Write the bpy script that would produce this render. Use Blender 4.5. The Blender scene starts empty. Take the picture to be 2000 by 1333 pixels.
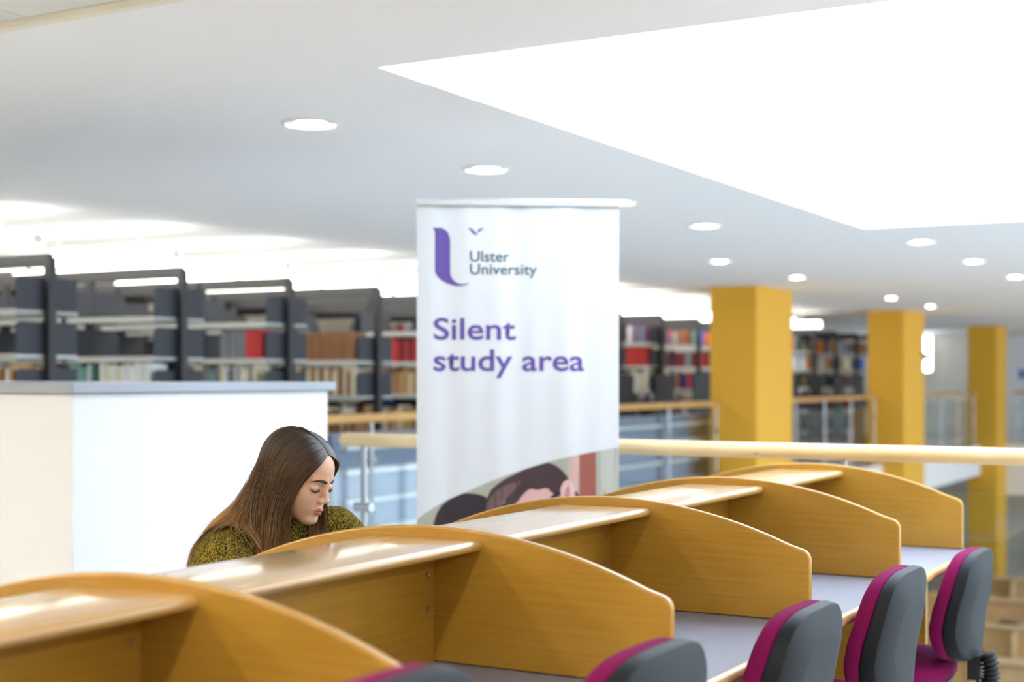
import bpy, bmesh, math, random
import numpy as np
from mathutils import Vector, Matrix
from mathutils.geometry import tessellate_polygon

# ------------------------------------------------------------------ camera, world, exposure
# World axes: +X across the desks towards the chairs, +Y along the row of desks, Z up.
scene = bpy.context.scene
C = scene.collection
rnd = random.Random(7)
PI = math.pi

cam_d = bpy.data.cameras.new('camera')
cam = bpy.data.objects.new('camera', cam_d)
C.objects.link(cam)
cam.location = (0, 0, 1.35)
cam.rotation_euler = (PI / 2, 0, math.radians(29.57))
cam_d.lens = 50
cam_d.sensor_width = 36
cam_d.shift_y = 0.0368
cam_d.clip_end = 200
cam_d.dof.use_dof = True
cam_d.dof.focus_distance = 3.45
cam_d.dof.aperture_fstop = 2.3
scene.camera = cam

world = bpy.data.worlds.new('overcast_sky')
scene.world = world
world.use_nodes = True
bg = world.node_tree.nodes['Background']
bg.inputs[0].default_value = (0.80, 0.90, 1.0, 1)
bg.inputs[1].default_value = 2.6

scene.view_settings.view_transform = 'Standard'
scene.view_settings.look = 'None'
scene.view_settings.gamma = 1
scene.view_settings.use_curve_mapping = False
scene.view_settings.exposure = 1.18
scene.cycles.max_bounces = 7
scene.cycles.diffuse_bounces = 5
scene.cycles.glossy_bounces = 3
scene.cycles.transparent_max_bounces = 10
scene.cycles.caustics_reflective = False
scene.cycles.caustics_refractive = False

SKY = (-2.76, 6.4, 3.95, 9.85)          # skylight opening x0 x1 y0 y1
CEIL = 2.40
TILE_Y = 2.98                            # tile ceiling on this side of the step
pl = bpy.data.lights.new('skylight_portal', 'AREA')
pl.shape = 'RECTANGLE'
pl.size = SKY[1] - SKY[0]
pl.size_y = SKY[3] - SKY[2]
pl.cycles.is_portal = True
po = bpy.data.objects.new('skylight_portal', pl)
po.location = ((SKY[0] + SKY[1]) / 2, (SKY[2] + SKY[3]) / 2, 2.80)
C.objects.link(po)


pl2 = bpy.data.lights.new('window_portal', 'AREA')
pl2.shape = 'RECTANGLE'
pl2.size = 23.0
pl2.size_y = 4.75
pl2.cycles.is_portal = True
po2 = bpy.data.objects.new('window_portal', pl2)
po2.location = (7.18, 21.1, -0.12)
po2.rotation_euler = (PI / 2, 0, PI / 2)
C.objects.link(po2)


# ------------------------------------------------------------------ material helpers
def srgb(r, g, b):
    f = lambda c: (c / 255 / 12.92) if c / 255 <= 0.04045 else ((c / 255 + 0.055) / 1.055) ** 2.4
    return (f(r), f(g), f(b), 1)


def mat(name, col, rough=0.5, metal=0.0, spec=0.5, emit=0.0, bump=0.0, bscale=200, coat=0.0, var=0.0):
    m = bpy.data.materials.new(name)
    m.use_nodes = True
    nt = m.node_tree
    p = nt.nodes['Principled BSDF']
    p.inputs['Base Color'].default_value = col
    p.inputs['Roughness'].default_value = rough
    p.inputs['Metallic'].default_value = metal
    p.inputs['Specular IOR Level'].default_value = spec
    p.inputs['Coat Weight'].default_value = coat
    p.inputs['Coat Roughness'].default_value = 0.3
    if emit:
        p.inputs['Emission Color'].default_value = col
        p.inputs['Emission Strength'].default_value = emit
    if bump or var:
        tc = nt.nodes.new('ShaderNodeTexCoord')
        n = nt.nodes.new('ShaderNodeTexNoise')
        n.inputs['Scale'].default_value = bscale
        n.inputs['Detail'].default_value = 3
        nt.links.new(tc.outputs['Object'], n.inputs['Vector'])
        if bump:
            b = nt.nodes.new('ShaderNodeBump')
            b.inputs['Strength'].default_value = bump
            b.inputs['Distance'].default_value = 0.002
            nt.links.new(n.outputs['Fac'], b.inputs['Height'])
            nt.links.new(b.outputs['Normal'], p.inputs['Normal'])
        if var:
            r = nt.nodes.new('ShaderNodeValToRGB')
            r.color_ramp.elements[0].position = 0.35
            r.color_ramp.elements[1].position = 0.65
            r.color_ramp.elements[0].color = tuple(c * (1 - var) for c in col[:3]) + (1,)
            r.color_ramp.elements[1].color = tuple(min(1, c * (1 + var)) for c in col[:3]) + (1,)
            nt.links.new(n.outputs['Fac'], r.inputs['Fac'])
            nt.links.new(r.outputs['Color'], p.inputs['Base Color'])
    return m


def wood(name, c0, c1, stretch, rough=0.32, coat=0.0, spec=0.5, coat_rough=0.3):
    """beech veneer: fine grain lines running along the axis with the small stretch value"""
    m = mat(name, c0, rough, spec=spec, coat=coat)
    nt = m.node_tree
    p = nt.nodes['Principled BSDF']
    p.inputs['Coat Roughness'].default_value = coat_rough
    tc = nt.nodes.new('ShaderNodeTexCoord')
    mp = nt.nodes.new('ShaderNodeMapping')
    mp.inputs['Scale'].default_value = stretch
    nt.links.new(tc.outputs['Object'], mp.inputs['Vector'])
    n = nt.nodes.new('ShaderNodeTexNoise')
    n.inputs['Scale'].default_value = 9
    n.inputs['Detail'].default_value = 6
    n.inputs['Roughness'].default_value = 0.6
    nt.links.new(mp.outputs['Vector'], n.inputs['Vector'])
    n2 = nt.nodes.new('ShaderNodeTexNoise')
    n2.inputs['Scale'].default_value = 3.5
    n2.inputs['Detail'].default_value = 2
    nt.links.new(tc.outputs['Object'], n2.inputs['Vector'])
    mx = nt.nodes.new('ShaderNodeMath')
    mx.operation = 'MULTIPLY_ADD'
    nt.links.new(n2.outputs['Fac'], mx.inputs[0])
    mx.inputs[1].default_value = 0.45
    ad = nt.nodes.new('ShaderNodeMath')
    ad.operation = 'MULTIPLY'
    nt.links.new(n.outputs['Fac'], ad.inputs[0])
    ad.inputs[1].default_value = 0.55
    nt.links.new(ad.outputs[0], mx.inputs[2])
    r = nt.nodes.new('ShaderNodeValToRGB')
    r.color_ramp.elements[0].position = 0.36
    r.color_ramp.elements[0].color = c1
    r.color_ramp.elements[1].position = 0.62
    r.color_ramp.elements[1].color = c0
    nt.links.new(mx.outputs[0], r.inputs['Fac'])
    # small dark knots
    v = nt.nodes.new('ShaderNodeTexVoronoi')
    v.inputs['Scale'].default_value = 7
    mp2 = nt.nodes.new('ShaderNodeMapping')
    mp2.inputs['Scale'].default_value = tuple(0.55 if s < 1 else 1.0 for s in stretch)
    nt.links.new(tc.outputs['Object'], mp2.inputs['Vector'])
    nt.links.new(mp2.outputs['Vector'], v.inputs['Vector'])
    kr = nt.nodes.new('ShaderNodeValToRGB')
    kr.color_ramp.elements[0].position = 0.018
    kr.color_ramp.elements[0].color = (0.55, 0.5, 0.45, 1)
    kr.color_ramp.elements[1].position = 0.045
    kr.color_ramp.elements[1].color = (1, 1, 1, 1)
    nt.links.new(v.outputs['Distance'], kr.inputs['Fac'])
    mu = nt.nodes.new('ShaderNodeMix')
    mu.data_type = 'RGBA'
    mu.blend_type = 'MULTIPLY'
    mu.inputs[0].default_value = 1
    nt.links.new(r.outputs['Color'], mu.inputs[6])
    nt.links.new(kr.outputs['Color'], mu.inputs[7])
    nt.links.new(mu.outputs[2], p.inputs['Base Color'])
    return m


def speckle(name, a, b, scale=420, rough=0.45):
    m = mat(name, a, rough)
    nt = m.node_tree
    p = nt.nodes['Principled BSDF']
    tc = nt.nodes.new('ShaderNodeTexCoord')
    n = nt.nodes.new('ShaderNodeTexNoise')
    n.inputs['Scale'].default_value = scale
    n.inputs['Detail'].default_value = 2
    nt.links.new(tc.outputs['Object'], n.inputs['Vector'])
    r = nt.nodes.new('ShaderNodeValToRGB')
    r.color_ramp.elements[0].position = 0.42
    r.color_ramp.elements[0].color = b
    r.color_ramp.elements[1].position = 0.58
    r.color_ramp.elements[1].color = a
    nt.links.new(n.outputs['Fac'], r.inputs['Fac'])
    nt.links.new(r.outputs['Color'], p.inputs['Base Color'])
    return m


def glass(name, tint=(0.9, 0.95, 0.97, 1), refl=0.1):
    """thin sheet of glass: mostly clear, with a mirror share that grows at grazing angles"""
    m = bpy.data.materials.new(name)
    m.use_nodes = True
    nt = m.node_tree
    nt.nodes.remove(nt.nodes['Principled BSDF'])
    out = nt.nodes['Material Output']
    t = nt.nodes.new('ShaderNodeBsdfTransparent')
    t.inputs[0].default_value = tint
    g = nt.nodes.new('ShaderNodeBsdfGlossy')
    g.inputs['Roughness'].default_value = 0.02
    fr = nt.nodes.new('ShaderNodeFresnel')
    fr.inputs['IOR'].default_value = 1.45
    ad = nt.nodes.new('ShaderNodeMath')
    ad.operation = 'ADD'
    ad.use_clamp = True
    nt.links.new(fr.outputs[0], ad.inputs[0])
    ad.inputs[1].default_value = refl
    ge = nt.nodes.new('ShaderNodeNewGeometry')          # only the outer face of the sheet mirrors
    iv = nt.nodes.new('ShaderNodeMath')
    iv.operation = 'SUBTRACT'
    iv.inputs[0].default_value = 1.0
    nt.links.new(ge.outputs['Backfacing'], iv.inputs[1])
    ml = nt.nodes.new('ShaderNodeMath')
    ml.operation = 'MULTIPLY'
    nt.links.new(ad.outputs[0], ml.inputs[0])
    nt.links.new(iv.outputs[0], ml.inputs[1])
    mx = nt.nodes.new('ShaderNodeMixShader')
    nt.links.new(ml.outputs[0], mx.inputs[0])
    nt.links.new(t.outputs[0], mx.inputs[1])
    nt.links.new(g.outputs[0], mx.inputs[2])
    nt.links.new(mx.outputs[0], out.inputs['Surface'])
    return m


W0, W1 = srgb(188, 142, 54), srgb(170, 124, 40)
M = {
    'wood_x': wood('beech_grain_across', W0, W1, (0.35, 14, 14)),
    'wood_y': wood('beech_grain_along', W0, W1, (14, 0.35, 14)),
    'wood_shelf': wood('beech_shelf_grain', srgb(200, 158, 92), srgb(182, 138, 72), (14, 0.35, 14), rough=0.42, coat=1.0, coat_rough=0.13),
    'lipping': wood('pale_beech_lipping', srgb(226, 186, 128), srgb(208, 164, 100), (14, 0.35, 14), rough=0.28),
    'rail_wood': wood('pale_handrail_wood', srgb(232, 208, 160), srgb(218, 188, 136), (0.35, 14, 14), rough=0.3),
    'rail_far': wood('far_handrail_wood', srgb(206, 160, 92), srgb(190, 142, 76), (14, 0.35, 14), rough=0.4),
    'desk': speckle('blue_grey_desk_laminate', srgb(150, 152, 166), srgb(112, 114, 128)),
    'ceiling': mat('white_ceiling_paint', srgb(244, 245, 247), 0.9, spec=0.1),
    'tile': mat('mineral_ceiling_tile', srgb(226, 228, 226), 0.95, spec=0.1, bump=0.3, bscale=300),
    'cream': mat('cream_trim', srgb(238, 232, 216), 0.6),
    'wall': mat('warm_white_wall', srgb(226, 220, 206), 0.85, spec=0.2),
    'carpet': mat('grey_carpet', srgb(212, 210, 207), 0.98, spec=0.05, bump=0.6, bscale=900, var=0.12),
    'slab': mat('slab_fascia_white', srgb(236, 236, 236), 0.7),
    'white': mat('white_laminate', srgb(230, 231, 234), 0.5),
    'cap': mat('grey_capping', srgb(158, 164, 174), 0.4),
    'yellow': mat('yellow_column_paint', srgb(230, 176, 58), 0.65, spec=0.3),
    'steel': mat('brushed_steel', srgb(176, 178, 180), 0.3, metal=1.0),
    'glass': glass('balustrade_glass', (0.93, 0.97, 0.985, 1), 0.04),
    'roof_glass': None,
    'black_steel': mat('charcoal_shelving_steel', srgb(34, 35, 40), 0.5),
    'charcoal_panel': mat('charcoal_panel', srgb(48, 51, 60), 0.6),
    'shelf_grey': mat('pale_shelf_steel', srgb(208, 211, 208), 0.4),
    'tube': mat('fluorescent_diffuser', (1.0, 0.96, 0.86, 1), 0.5, emit=3.2),
    'fitting': mat('white_light_fitting', srgb(235, 235, 230), 0.5),
    'lamp': mat('downlight_lamp', (1.0, 0.95, 0.84, 1), 0.5, emit=30.0),
    'panel_lamp': mat('panel_luminaire_diffuser', (1.0, 0.95, 0.87, 1), 0.5, emit=23.0),
    'reflector': mat('downlight_reflector', srgb(235, 232, 225), 0.25, metal=0.6),
    'magenta': mat('magenta_chair_fabric', srgb(128, 18, 80), 0.9, spec=0.15, bump=0.5, bscale=700),
    'shell': mat('grey_chair_plastic', srgb(21, 24, 29), 0.55, spec=0.28, bump=0.15, bscale=900),
    'black': mat('black_plastic', srgb(34, 35, 38), 0.45),
    'rubber': mat('black_rubber', srgb(30, 30, 32), 0.6),
    'banner': mat('banner_vinyl', srgb(210, 213, 218), 0.5),
    'alu': mat('aluminium', srgb(214, 218, 224), 0.35, metal=0.8),
    'purple': mat('purple_print', srgb(92, 70, 150), 0.5),
    'teal': mat('dark_teal_print', srgb(34, 70, 78), 0.5),
    'red': mat('extinguisher_red', srgb(200, 40, 44), 0.4),
    'daylight': mat('daylit_pane', (0.85, 0.93, 1, 1), 0.5, emit=9.0),
    'dark_wood': wood('lower_desk_wood', srgb(236, 208, 160), srgb(222, 188, 136), (0.35, 14, 14)),
}


rg_ = bpy.data.materials.new('roof_light_sheet')
rg_.use_nodes = True
rg_.node_tree.nodes.remove(rg_.node_tree.nodes['Principled BSDF'])
_t = rg_.node_tree.nodes.new('ShaderNodeBsdfTransparent')
_t.inputs[0].default_value = (0.97, 0.985, 1, 1)
rg_.node_tree.links.new(_t.outputs[0], rg_.node_tree.nodes['Material Output'].inputs['Surface'])
M['roof_glass'] = rg_


# ------------------------------------------------------------------ mesh helpers
class MB:
    def __init__(self):
        self.v, self.f, self.mi = [], [], []

    def add(self, vs, fs, mi=0):
        o = len(self.v)
        self.v += [tuple(p) for p in vs]
        self.f += [tuple(i + o for i in f) for f in fs]
        self.mi += [mi] * len(fs)
        return self

    def box(self, x0, x1, y0, y1, z0, z1, mi=0):
        v = [(x, y, z) for z in (z0, z1) for y in (y0, y1) for x in (x0, x1)]
        return self.add(v, [(0, 2, 3, 1), (4, 5, 7, 6), (0, 1, 5, 4), (2, 6, 7, 3), (0, 4, 6, 2), (1, 3, 7, 5)], mi)

    def prism(self, poly, axis, a, b, mi=0):
        """poly in the two other axes (in x,y,z order), extruded from a to b along axis"""
        def P(p, t):
            q = list(p)
            q.insert('xyz'.index(axis), t)
            return q
        n = len(poly)
        v = [P(p, a) for p in poly] + [P(p, b) for p in poly]
        area = sum(poly[i][0] * poly[(i + 1) % n][1] - poly[(i + 1) % n][0] * poly[i][1] for i in range(n))
        ccw = (area > 0) ^ (axis == 'y') ^ (b < a)
        f = [(i, (i + 1) % n, n + (i + 1) % n, n + i) for i in range(n)]
        caps = [tuple(range(n))[::-1], tuple(range(n, 2 * n))]
        fs = f + caps
        if not ccw:
            fs = [t[::-1] for t in fs]
        return self.add(v, fs, mi)

    def tube(self, pts, r, n=10, cap=True, mi=0):
        pts = [Vector(p) for p in pts]
        rr = r if isinstance(r, (list, tuple)) else [r] * len(pts)
        vs, fs = [], []
        up = Vector((0, 0, 1))
        prev = None
        for i, p in enumerate(pts):
            d = (pts[min(i + 1, len(pts) - 1)] - pts[max(i - 1, 0)]).normalized()
            if prev is None:
                a = d.orthogonal().normalized()
            else:
                a = (prev - d * prev.dot(d)).normalized()
            prev = a
            b = d.cross(a)
            for k in range(n):
                t = 2 * PI * k / n
                vs.append(p + (a * math.cos(t) + b * math.sin(t)) * rr[i])
        for i in range(len(pts) - 1):
            for k in range(n):
                fs.append((i * n + k, i * n + (k + 1) % n, (i + 1) * n + (k + 1) % n, (i + 1) * n + k))
        if cap:
            fs.append(tuple(range(n))[::-1])
            fs.append(tuple((len(pts) - 1) * n + k for k in range(n)))
        return self.add(vs, fs, mi)

    def lathe(self, prof, n=24, c=(0, 0, 0), mi=0, cap=True):
        vs, fs = [], []
        for r, z in prof:
            for k in range(n):
                t = 2 * PI * k / n
                vs.append((c[0] + r * math.cos(t), c[1] + r * math.sin(t), c[2] + z))
        m = len(prof)
        for i in range(m - 1):
            for k in range(n):
                fs.append((i * n + k, i * n + (k + 1) % n, (i + 1) * n + (k + 1) % n, (i + 1) * n + k))
        if cap:
            fs.append(tuple(range(n))[::-1])
            fs.append(tuple((m - 1) * n + k for k in range(n)))
        return self.add(vs, fs, mi)

    def rings(self, rings, mi=0, cap=(True, True)):
        n = len(rings[0])
        vs = [p for r in rings for p in r]
        fs = []
        for i in range(len(rings) - 1):
            for k in range(n):
                fs.append((i * n + k, i * n + (k + 1) % n, (i + 1) * n + (k + 1) % n, (i + 1) * n + k))
        if cap[0]:
            fs.append(tuple(range(n))[::-1])
        if cap[1]:
            fs.append(tuple((len(rings) - 1) * n + k for k in range(n)))
        return self.add(vs, fs, mi)

    def mesh(self, name, mats, smooth=False):
        me = bpy.data.meshes.new(name)
        me.from_pydata(self.v, [], self.f)
        for m in (mats if isinstance(mats, (list, tuple)) else [mats]):
            me.materials.append(m)
        if any(self.mi):
            me.polygons.foreach_set('material_index', self.mi)
        if smooth:
            me.polygons.foreach_set('use_smooth', [True] * len(me.polygons))
            if smooth != 'all':
                me.set_sharp_from_angle(angle=math.radians(smooth if smooth is not True else 40))
        me.update()
        return me

    def build(self, name, mats, parent=None, smooth=False, bevel=0, loc=None):
        o = link(name, self.mesh(name, mats, smooth), parent, loc)
        if bevel:
            add_bevel(o, bevel)
        return o


def link(name, data, parent=None, loc=None):
    o = bpy.data.objects.new(name, data)
    C.objects.link(o)
    if parent is not None:
        o.parent = parent
    if loc is not None:
        o.location = loc
    return o


def add_bevel(o, w, seg=2):
    b = o.modifiers.new('bevel', 'BEVEL')
    b.width = w
    b.segments = seg
    b.limit_method = 'ANGLE'
    b.angle_limit = math.radians(50)
    b.harden_normals = False


def tag(o, label=None, cat=None, group=None, kind=None):
    if label:
        o['label'] = label
    if cat:
        o['category'] = cat
    if group:
        o['group'] = group
    if kind:
        o['kind'] = kind
    return o


def thing(name, label, cat, loc=(0, 0, 0), rz=0, group=None):
    o = bpy.data.objects.new(name, None)
    o.empty_display_size = 0.1
    C.objects.link(o)
    o.location = loc
    o.rotation_euler = (0, 0, rz)
    return tag(o, label, cat, group)


def struct(name, mb, m, parent=None, **kw):
    o = mb.build(name, m, parent, **kw)
    if parent is None:
        o['kind'] = 'structure'
    return o


# ------------------------------------------------------------------ the room
X0, X1, Y0, Y1 = -11.2, 7.0, -4.0, 33.4
VOID = (-5.85, X1, 5.45, 30.0)          # atrium opening in this floor
LOW = -3.2
b = MB()
b.box(X0, X1, Y0, VOID[2], -0.3, 0)
struct('floor', b, M['carpet'])
struct('floor_stacks', MB().box(X0, VOID[0], VOID[2], Y1, -0.3, 0), M['carpet'])
struct('floor_far_end', MB().box(VOID[0], X1, VOID[3], Y1, -0.3, 0), M['carpet'])
struct('trim_1', MB().box(VOID[0] - 0.001, VOID[0] + 0.03, VOID[2], VOID[3], -0.55, 0.03), M['slab'])
struct('trim_2', MB().box(VOID[0] + 0.03, X1, VOID[3] - 0.03, VOID[3] + 0.001, -1.0, 0.03), M['slab'])
struct('trim_3', MB().box(VOID[0] + 0.03, X1, VOID[2], VOID[2] + 0.03, -0.55, 0.03), M['slab'])
struct('floor_lower', MB().box(X0, X1, Y0, Y1, LOW - 0.2, LOW), M['carpet'])
# plaster ceiling with the skylight opening (four slabs meeting round it)
b = MB()
b.box(X0, SKY[0], TILE_Y, Y1, CEIL, CEIL + 0.2)
b.box(SKY[1], X1, TILE_Y, Y1, CEIL, CEIL + 0.2)
b.box(SKY[0], SKY[1], TILE_Y, SKY[2], CEIL, CEIL + 0.2)
b.box(SKY[0], SKY[1], SKY[3], Y1, CEIL, CEIL + 0.2)
ceil = struct('ceiling', b, M['ceiling'])
# tile ceiling: single tiles near the step, one slab of board above and beyond
ct = struct('ceiling_tiled', MB().box(X0, X1, Y0, TILE_Y, CEIL + 0.037, CEIL + 0.2), M['tile'])
tm = MB().box(-0.296, 0.296, -0.296, 0.296, 0, 0.018).mesh('tile', M['tile'])
for i in range(-9, 6):
    for j in range(0, 5):
        o = link('ceiling_tile', tm, ct, (-3.32 + 0.6 * i + 0.3, TILE_Y - 0.03 - 0.3 - 0.6 * j, CEIL + 0.018))
        add_bevel(o, 0.003, 1)
struct('trim_4', MB().box(X0, X1, TILE_Y - 0.03, TILE_Y, CEIL - 0.003, CEIL + 0.06), M['cream'])
# skylight shaft with a glazed roof
b = MB()
t = 0.08
b.box(SKY[0] - t, SKY[0], SKY[2] - t, SKY[3] + t, CEIL + 0.2, CEIL + 0.42)
b.box(SKY[1], SKY[1] + t, SKY[2] - t, SKY[3] + t, CEIL + 0.2, CEIL + 0.42)
b.box(SKY[0], SKY[1], SKY[2] - t, SKY[2], CEIL + 0.2, CEIL + 0.42)
b.box(SKY[0], SKY[1], SKY[3], SKY[3] + t, CEIL + 0.2, CEIL + 0.42)
sk = struct('window_1', b, M['white'])
NP = 6
pw = (SKY[1] - SKY[0]) / NP
for i in range(NP):
    MB().box(SKY[0] + i * pw + 0.01, SKY[0] + (i + 1) * pw - 0.01, SKY[2], SKY[3], CEIL + 0.44, CEIL + 0.446).build('roof_pane', M['roof_glass'], sk)
# walls
struct('wall_left', MB().box(X0 - 0.2, X0, Y0, Y1, LOW, 2.7), M['wall'])
# the right wall is glazed along the atrium, outside the picture
WY = [9.6 + 2.3 * i for i in range(11)]
b = MB()
b.box(X1, X1 + 0.2, Y0, WY[0], LOW, 2.7)
b.box(X1, X1 + 0.2, WY[-1], Y1, LOW, 2.7)
for z0, z1 in ((LOW, -2.5), (-0.6, 0.35), (2.25, 2.7)):
    b.box(X1, X1 + 0.2, WY[0], WY[-1], z0, z1)
struct('wall_right', b, M['wall'])
n_w = 3
for i in range(10):
    for z0, z1 in ((-2.5, -0.6), (0.35, 2.25)):
        fb = MB()
        ya, yb = WY[i], WY[i + 1]
        fb.box(X1 + 0.02, X1 + 0.12, ya, ya + 0.06, z0, z1).box(X1 + 0.02, X1 + 0.12, yb - 0.06, yb, z0, z1)
        fb.box(X1 + 0.02, X1 + 0.12, ya + 0.06, yb - 0.06, z0, z0 + 0.06).box(X1 + 0.02, X1 + 0.12, ya + 0.06, yb - 0.06, z1 - 0.06, z1)
        w = struct('window_%d' % n_w, fb, M['white'])
        MB().box(X1 + 0.06, X1 + 0.07, ya + 0.06, yb - 0.06, z0 + 0.06, z1 - 0.06).build('pane', M['roof_glass'], w)
        n_w += 1
struct('wall_front', MB().box(X0, X1, Y0 - 0.2, Y0, LOW, 2.7), M['wall'])
struct('wall_back', MB().box(X0, X1, Y1, Y1 + 0.2, LOW, 2.7), M['wall'])

# far end: daylit window and a pale door
w = struct('window_2', MB().box(-8.45, -7.75, Y1 - 0.09, Y1 - 0.001, 1.5, 2.36), M['white'])
for i in range(2):
    for j in range(2):
        MB().box(-8.41 + 0.325 * i, -8.41 + 0.325 * i + 0.295, Y1 - 0.1, Y1 - 0.092, 1.54 + 0.4 * j, 1.54 + 0.4 * j + 0.37).build('pane', M['daylight'], w)
d = struct('door_1', MB().box(-6.35, -5.2, Y1 - 0.06, Y1 - 0.001, 0.0, 2.3).box(-6.47, -6.36, Y1 - 0.1, Y1 - 0.001, 0, 2.4, 1).box(-5.2, -5.09, Y1 - 0.1, Y1 - 0.001, 0, 2.4, 1), [M['white'], M['charcoal_panel']])
MB().tube([(-5.4, Y1 - 0.10, 0.9), (-5.4, Y1 - 0.10, 1.2)], 0.015).build('door_handle', M['steel'], d)
MB().box(-5.85, -5.70, Y1 - 0.075, Y1 - 0.061, 1.35, 1.55).build('door_sign', mat('blue_sign', srgb(70, 140, 190), 0.5), d)

# yellow columns through both floors
for k, (yy, ll, where) in enumerate([(15.27, 1.25, 'widest, nearest to the hanging banner'), (21.8, 1.3, 'middle one of the three'), (29.0, 1.0, 'farthest, beside the pale door')]):
    b = MB().box(-6.06, -5.5, yy, yy + ll, LOW, CEIL)
    o = b.build('column', M['yellow'], bevel=0.012)
    tag(o, ['broad yellow column nearest to the banner', 'middle yellow column of the row of three', 'farthest yellow column beside the pale door'][k], 'column', 'yellow columns along the atrium')
dome = thing('dome_camera', 'small pale dome fixed to the side of the middle yellow column', 'security camera', (-5.47, 23.0, 1.72))
MB().lathe([(0.0, -0.09), (0.06, -0.075), (0.085, -0.03), (0.09, 0.0)], 16).build('dome', M['white'], dome, smooth=True)
MB().lathe([(0.10, 0.0), (0.10, 0.05)], 16).build('mount', M['charcoal_panel'], dome)
MB().box(-0.031, 0.0, -0.03, 0.03, 0.0, 0.05).build('bracket', M['charcoal_panel'], dome)


# ------------------------------------------------------------------ balustrades
def rail_along(name, label, a, bb, mwood, posts, r=0.031, round_end=True, group=None):
    """a, bb: ground points; handrail, steel posts, glass sheets held by clamps"""
    a, bb = Vector(a), Vector(bb)
    d = (bb - a)
    L = d.length
    t = thing(name, label, 'railing', (a.x, a.y, 0), math.atan2(d.y, d.x), group)
    z = 1.068
    pts = [(0, 0, z), (0.012, 0, z), (0.04, 0, z), (L, 0, z)]
    MB().tube(pts, [r * 0.55, r * 0.9, r, r], 18).build('handrail', mwood, t, smooth=50)
    xs = posts
    for i, x in enumerate(xs):
        p = MB().tube([(x, 0, 0), (x, 0, z - r)], 0.014, 12).build('post', M['steel'], t, smooth=40)
        MB().lathe([(0.04, 0), (0.04, 0.012), (0.02, 0.02)], 16, (x, 0, 0)).build('base_plate', M['steel'], p, smooth=30)
        for zz in (0.28, 0.76):
            MB().tube([(x - 0.045, 0, zz), (x + 0.045, 0, zz)], 0.022, 12).build('glass_clamp', M['steel'], p, smooth=40)
    for i in range(len(xs) - 1):
        MB().box(xs[i] + 0.03, xs[i + 1] - 0.03, -0.005, 0.005, 0.08, 0.93).build('glass_panel', M['glass'], t)
    return t


rail_along('balustrade', 'pale round wooden handrail with glass panels behind the study desks', (-3.95, 5.35, 0), (4.2, 5.35, 0), M['rail_wood'],
           [0.13, 1.25, 2.37, 3.49, 4.61, 5.73, 6.85, 7.97])
for y0, y1, lab in [(5.6, 15.2, 'amber wooden handrail in front of the bookcases left of the yellow columns'),
                    (16.55, 21.75, 'amber wooden handrail between the first two yellow columns'),
                    (23.15, 28.95, 'amber wooden handrail between the last two yellow columns')]:
    n = max(2, round((y1 - y0) / 1.4))
    rail_along('balustrade', lab, (-5.92, y0, 0), (-5.92, y1, 0), M['rail_far'], [0.1 + (y1 - y0 - 0.2) * i / n for i in range(n + 1)], group='railings of the far gallery')
rail_along('balustrade', 'thin far handrail in front of the pale door', (-5.4, 30.1, 0), (6.9, 30.1, 0), M['rail_far'], [0.1 + 12.1 * i / 8 for i in range(9)])

# ------------------------------------------------------------------ white partition block on the left
t = thing('partition_block', 'waist-high white block with a thin grey cap behind the student', 'partition', (-3.8, 3.58, 0))
MB().box(-1.9, 0, 0, 1.47, 0, 1.297).build('body', M['white'], t, bevel=0.003)
MB().box(-1.93, 0.028, -0.028, 1.50, 1.298, 1.336).build('cap', M['cap'], t, bevel=0.006)


# ------------------------------------------------------------------ ceiling lights
dl_trim = MB().lathe([(0.118, 0.0), (0.118, -0.006), (0.104, -0.008), (0.098, -0.002), (0.098, 0.0)], 32, cap=False).mesh('trim_ring', M['fitting'], True)
dl_refl = MB().lathe([(0.098, -0.001), (0.085, 0.045), (0.07, 0.075)], 32, cap=False).mesh('reflector', M['reflector'], True)
dl_lamp = MB().lathe([(0.0001, -0.006), (0.045, -0.004), (0.085, 0.012)], 24, cap=False).mesh('lamp', M['lamp'], True)
DL = [(-3.6, 4.67, 'large round downlight left of the banner, nearest in the plaster ceiling'),
      (-3.62, 6.12, 'round downlight just above the top left of the banner'),
      (-3.62, 7.66, 'round downlight half hidden behind the banner top right corner'),
      (-3.66, 9.13, 'round downlight right of the banner below the skylight edge'),
      (-4.65, 11.95, 'round downlight above the left side of the nearest yellow column'),
      (-4.7, 14.26, 'round downlight above the right side of the nearest yellow column'),
      (-4.83, 18.49, 'left of the two small downlights above the middle column'),
      (-4.88, 20.85, 'right of the two small downlights above the middle column'),
      (-2.65, 11.01, 'left one of three downlights at right below the skylight corner'),
      (-2.68, 13.06, 'middle one of three downlights at right below the skylight corner'),
      (-2.72, 15.29, 'rightmost downlight at the edge of the picture'),
      (-4.7, 16.4, 'small round downlight hidden behind the nearest yellow column')]
for x, y, lab in DL[:11]:
    t = thing('downlight', lab, 'ceiling light', (x, y, CEIL - 0.001), 0, 'round ceiling downlights')
    link('trim_ring', dl_trim, t)
    link('lamp', dl_lamp, t, (0, 0, -0.002))

M['lamp_desk'] = mat('desk_downlight_lamp', (1.0, 0.94, 0.82, 1), 0.5, emit=150.0)
dl_desk = MB().lathe([(0.0001, -0.006), (0.045, -0.004), (0.085, 0.012)], 24, cap=False).mesh('lamp', M['lamp_desk'], True)
for x, y, lab in [(-0.8, 0.9, 'front right'), (-2.7, 0.9, 'front left'), (-0.8, -1.2, 'rear right'), (-2.7, -1.2, 'rear left')]:
    t = thing('downlight', 'round downlight in the tiled ceiling over the desks, %s one' % lab, 'ceiling light', (x, y, CEIL + 0.017), 0, 'round ceiling downlights')
    link('trim_ring', dl_trim, t)
    link('lamp', dl_desk, t, (0, 0, -0.002))

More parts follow.
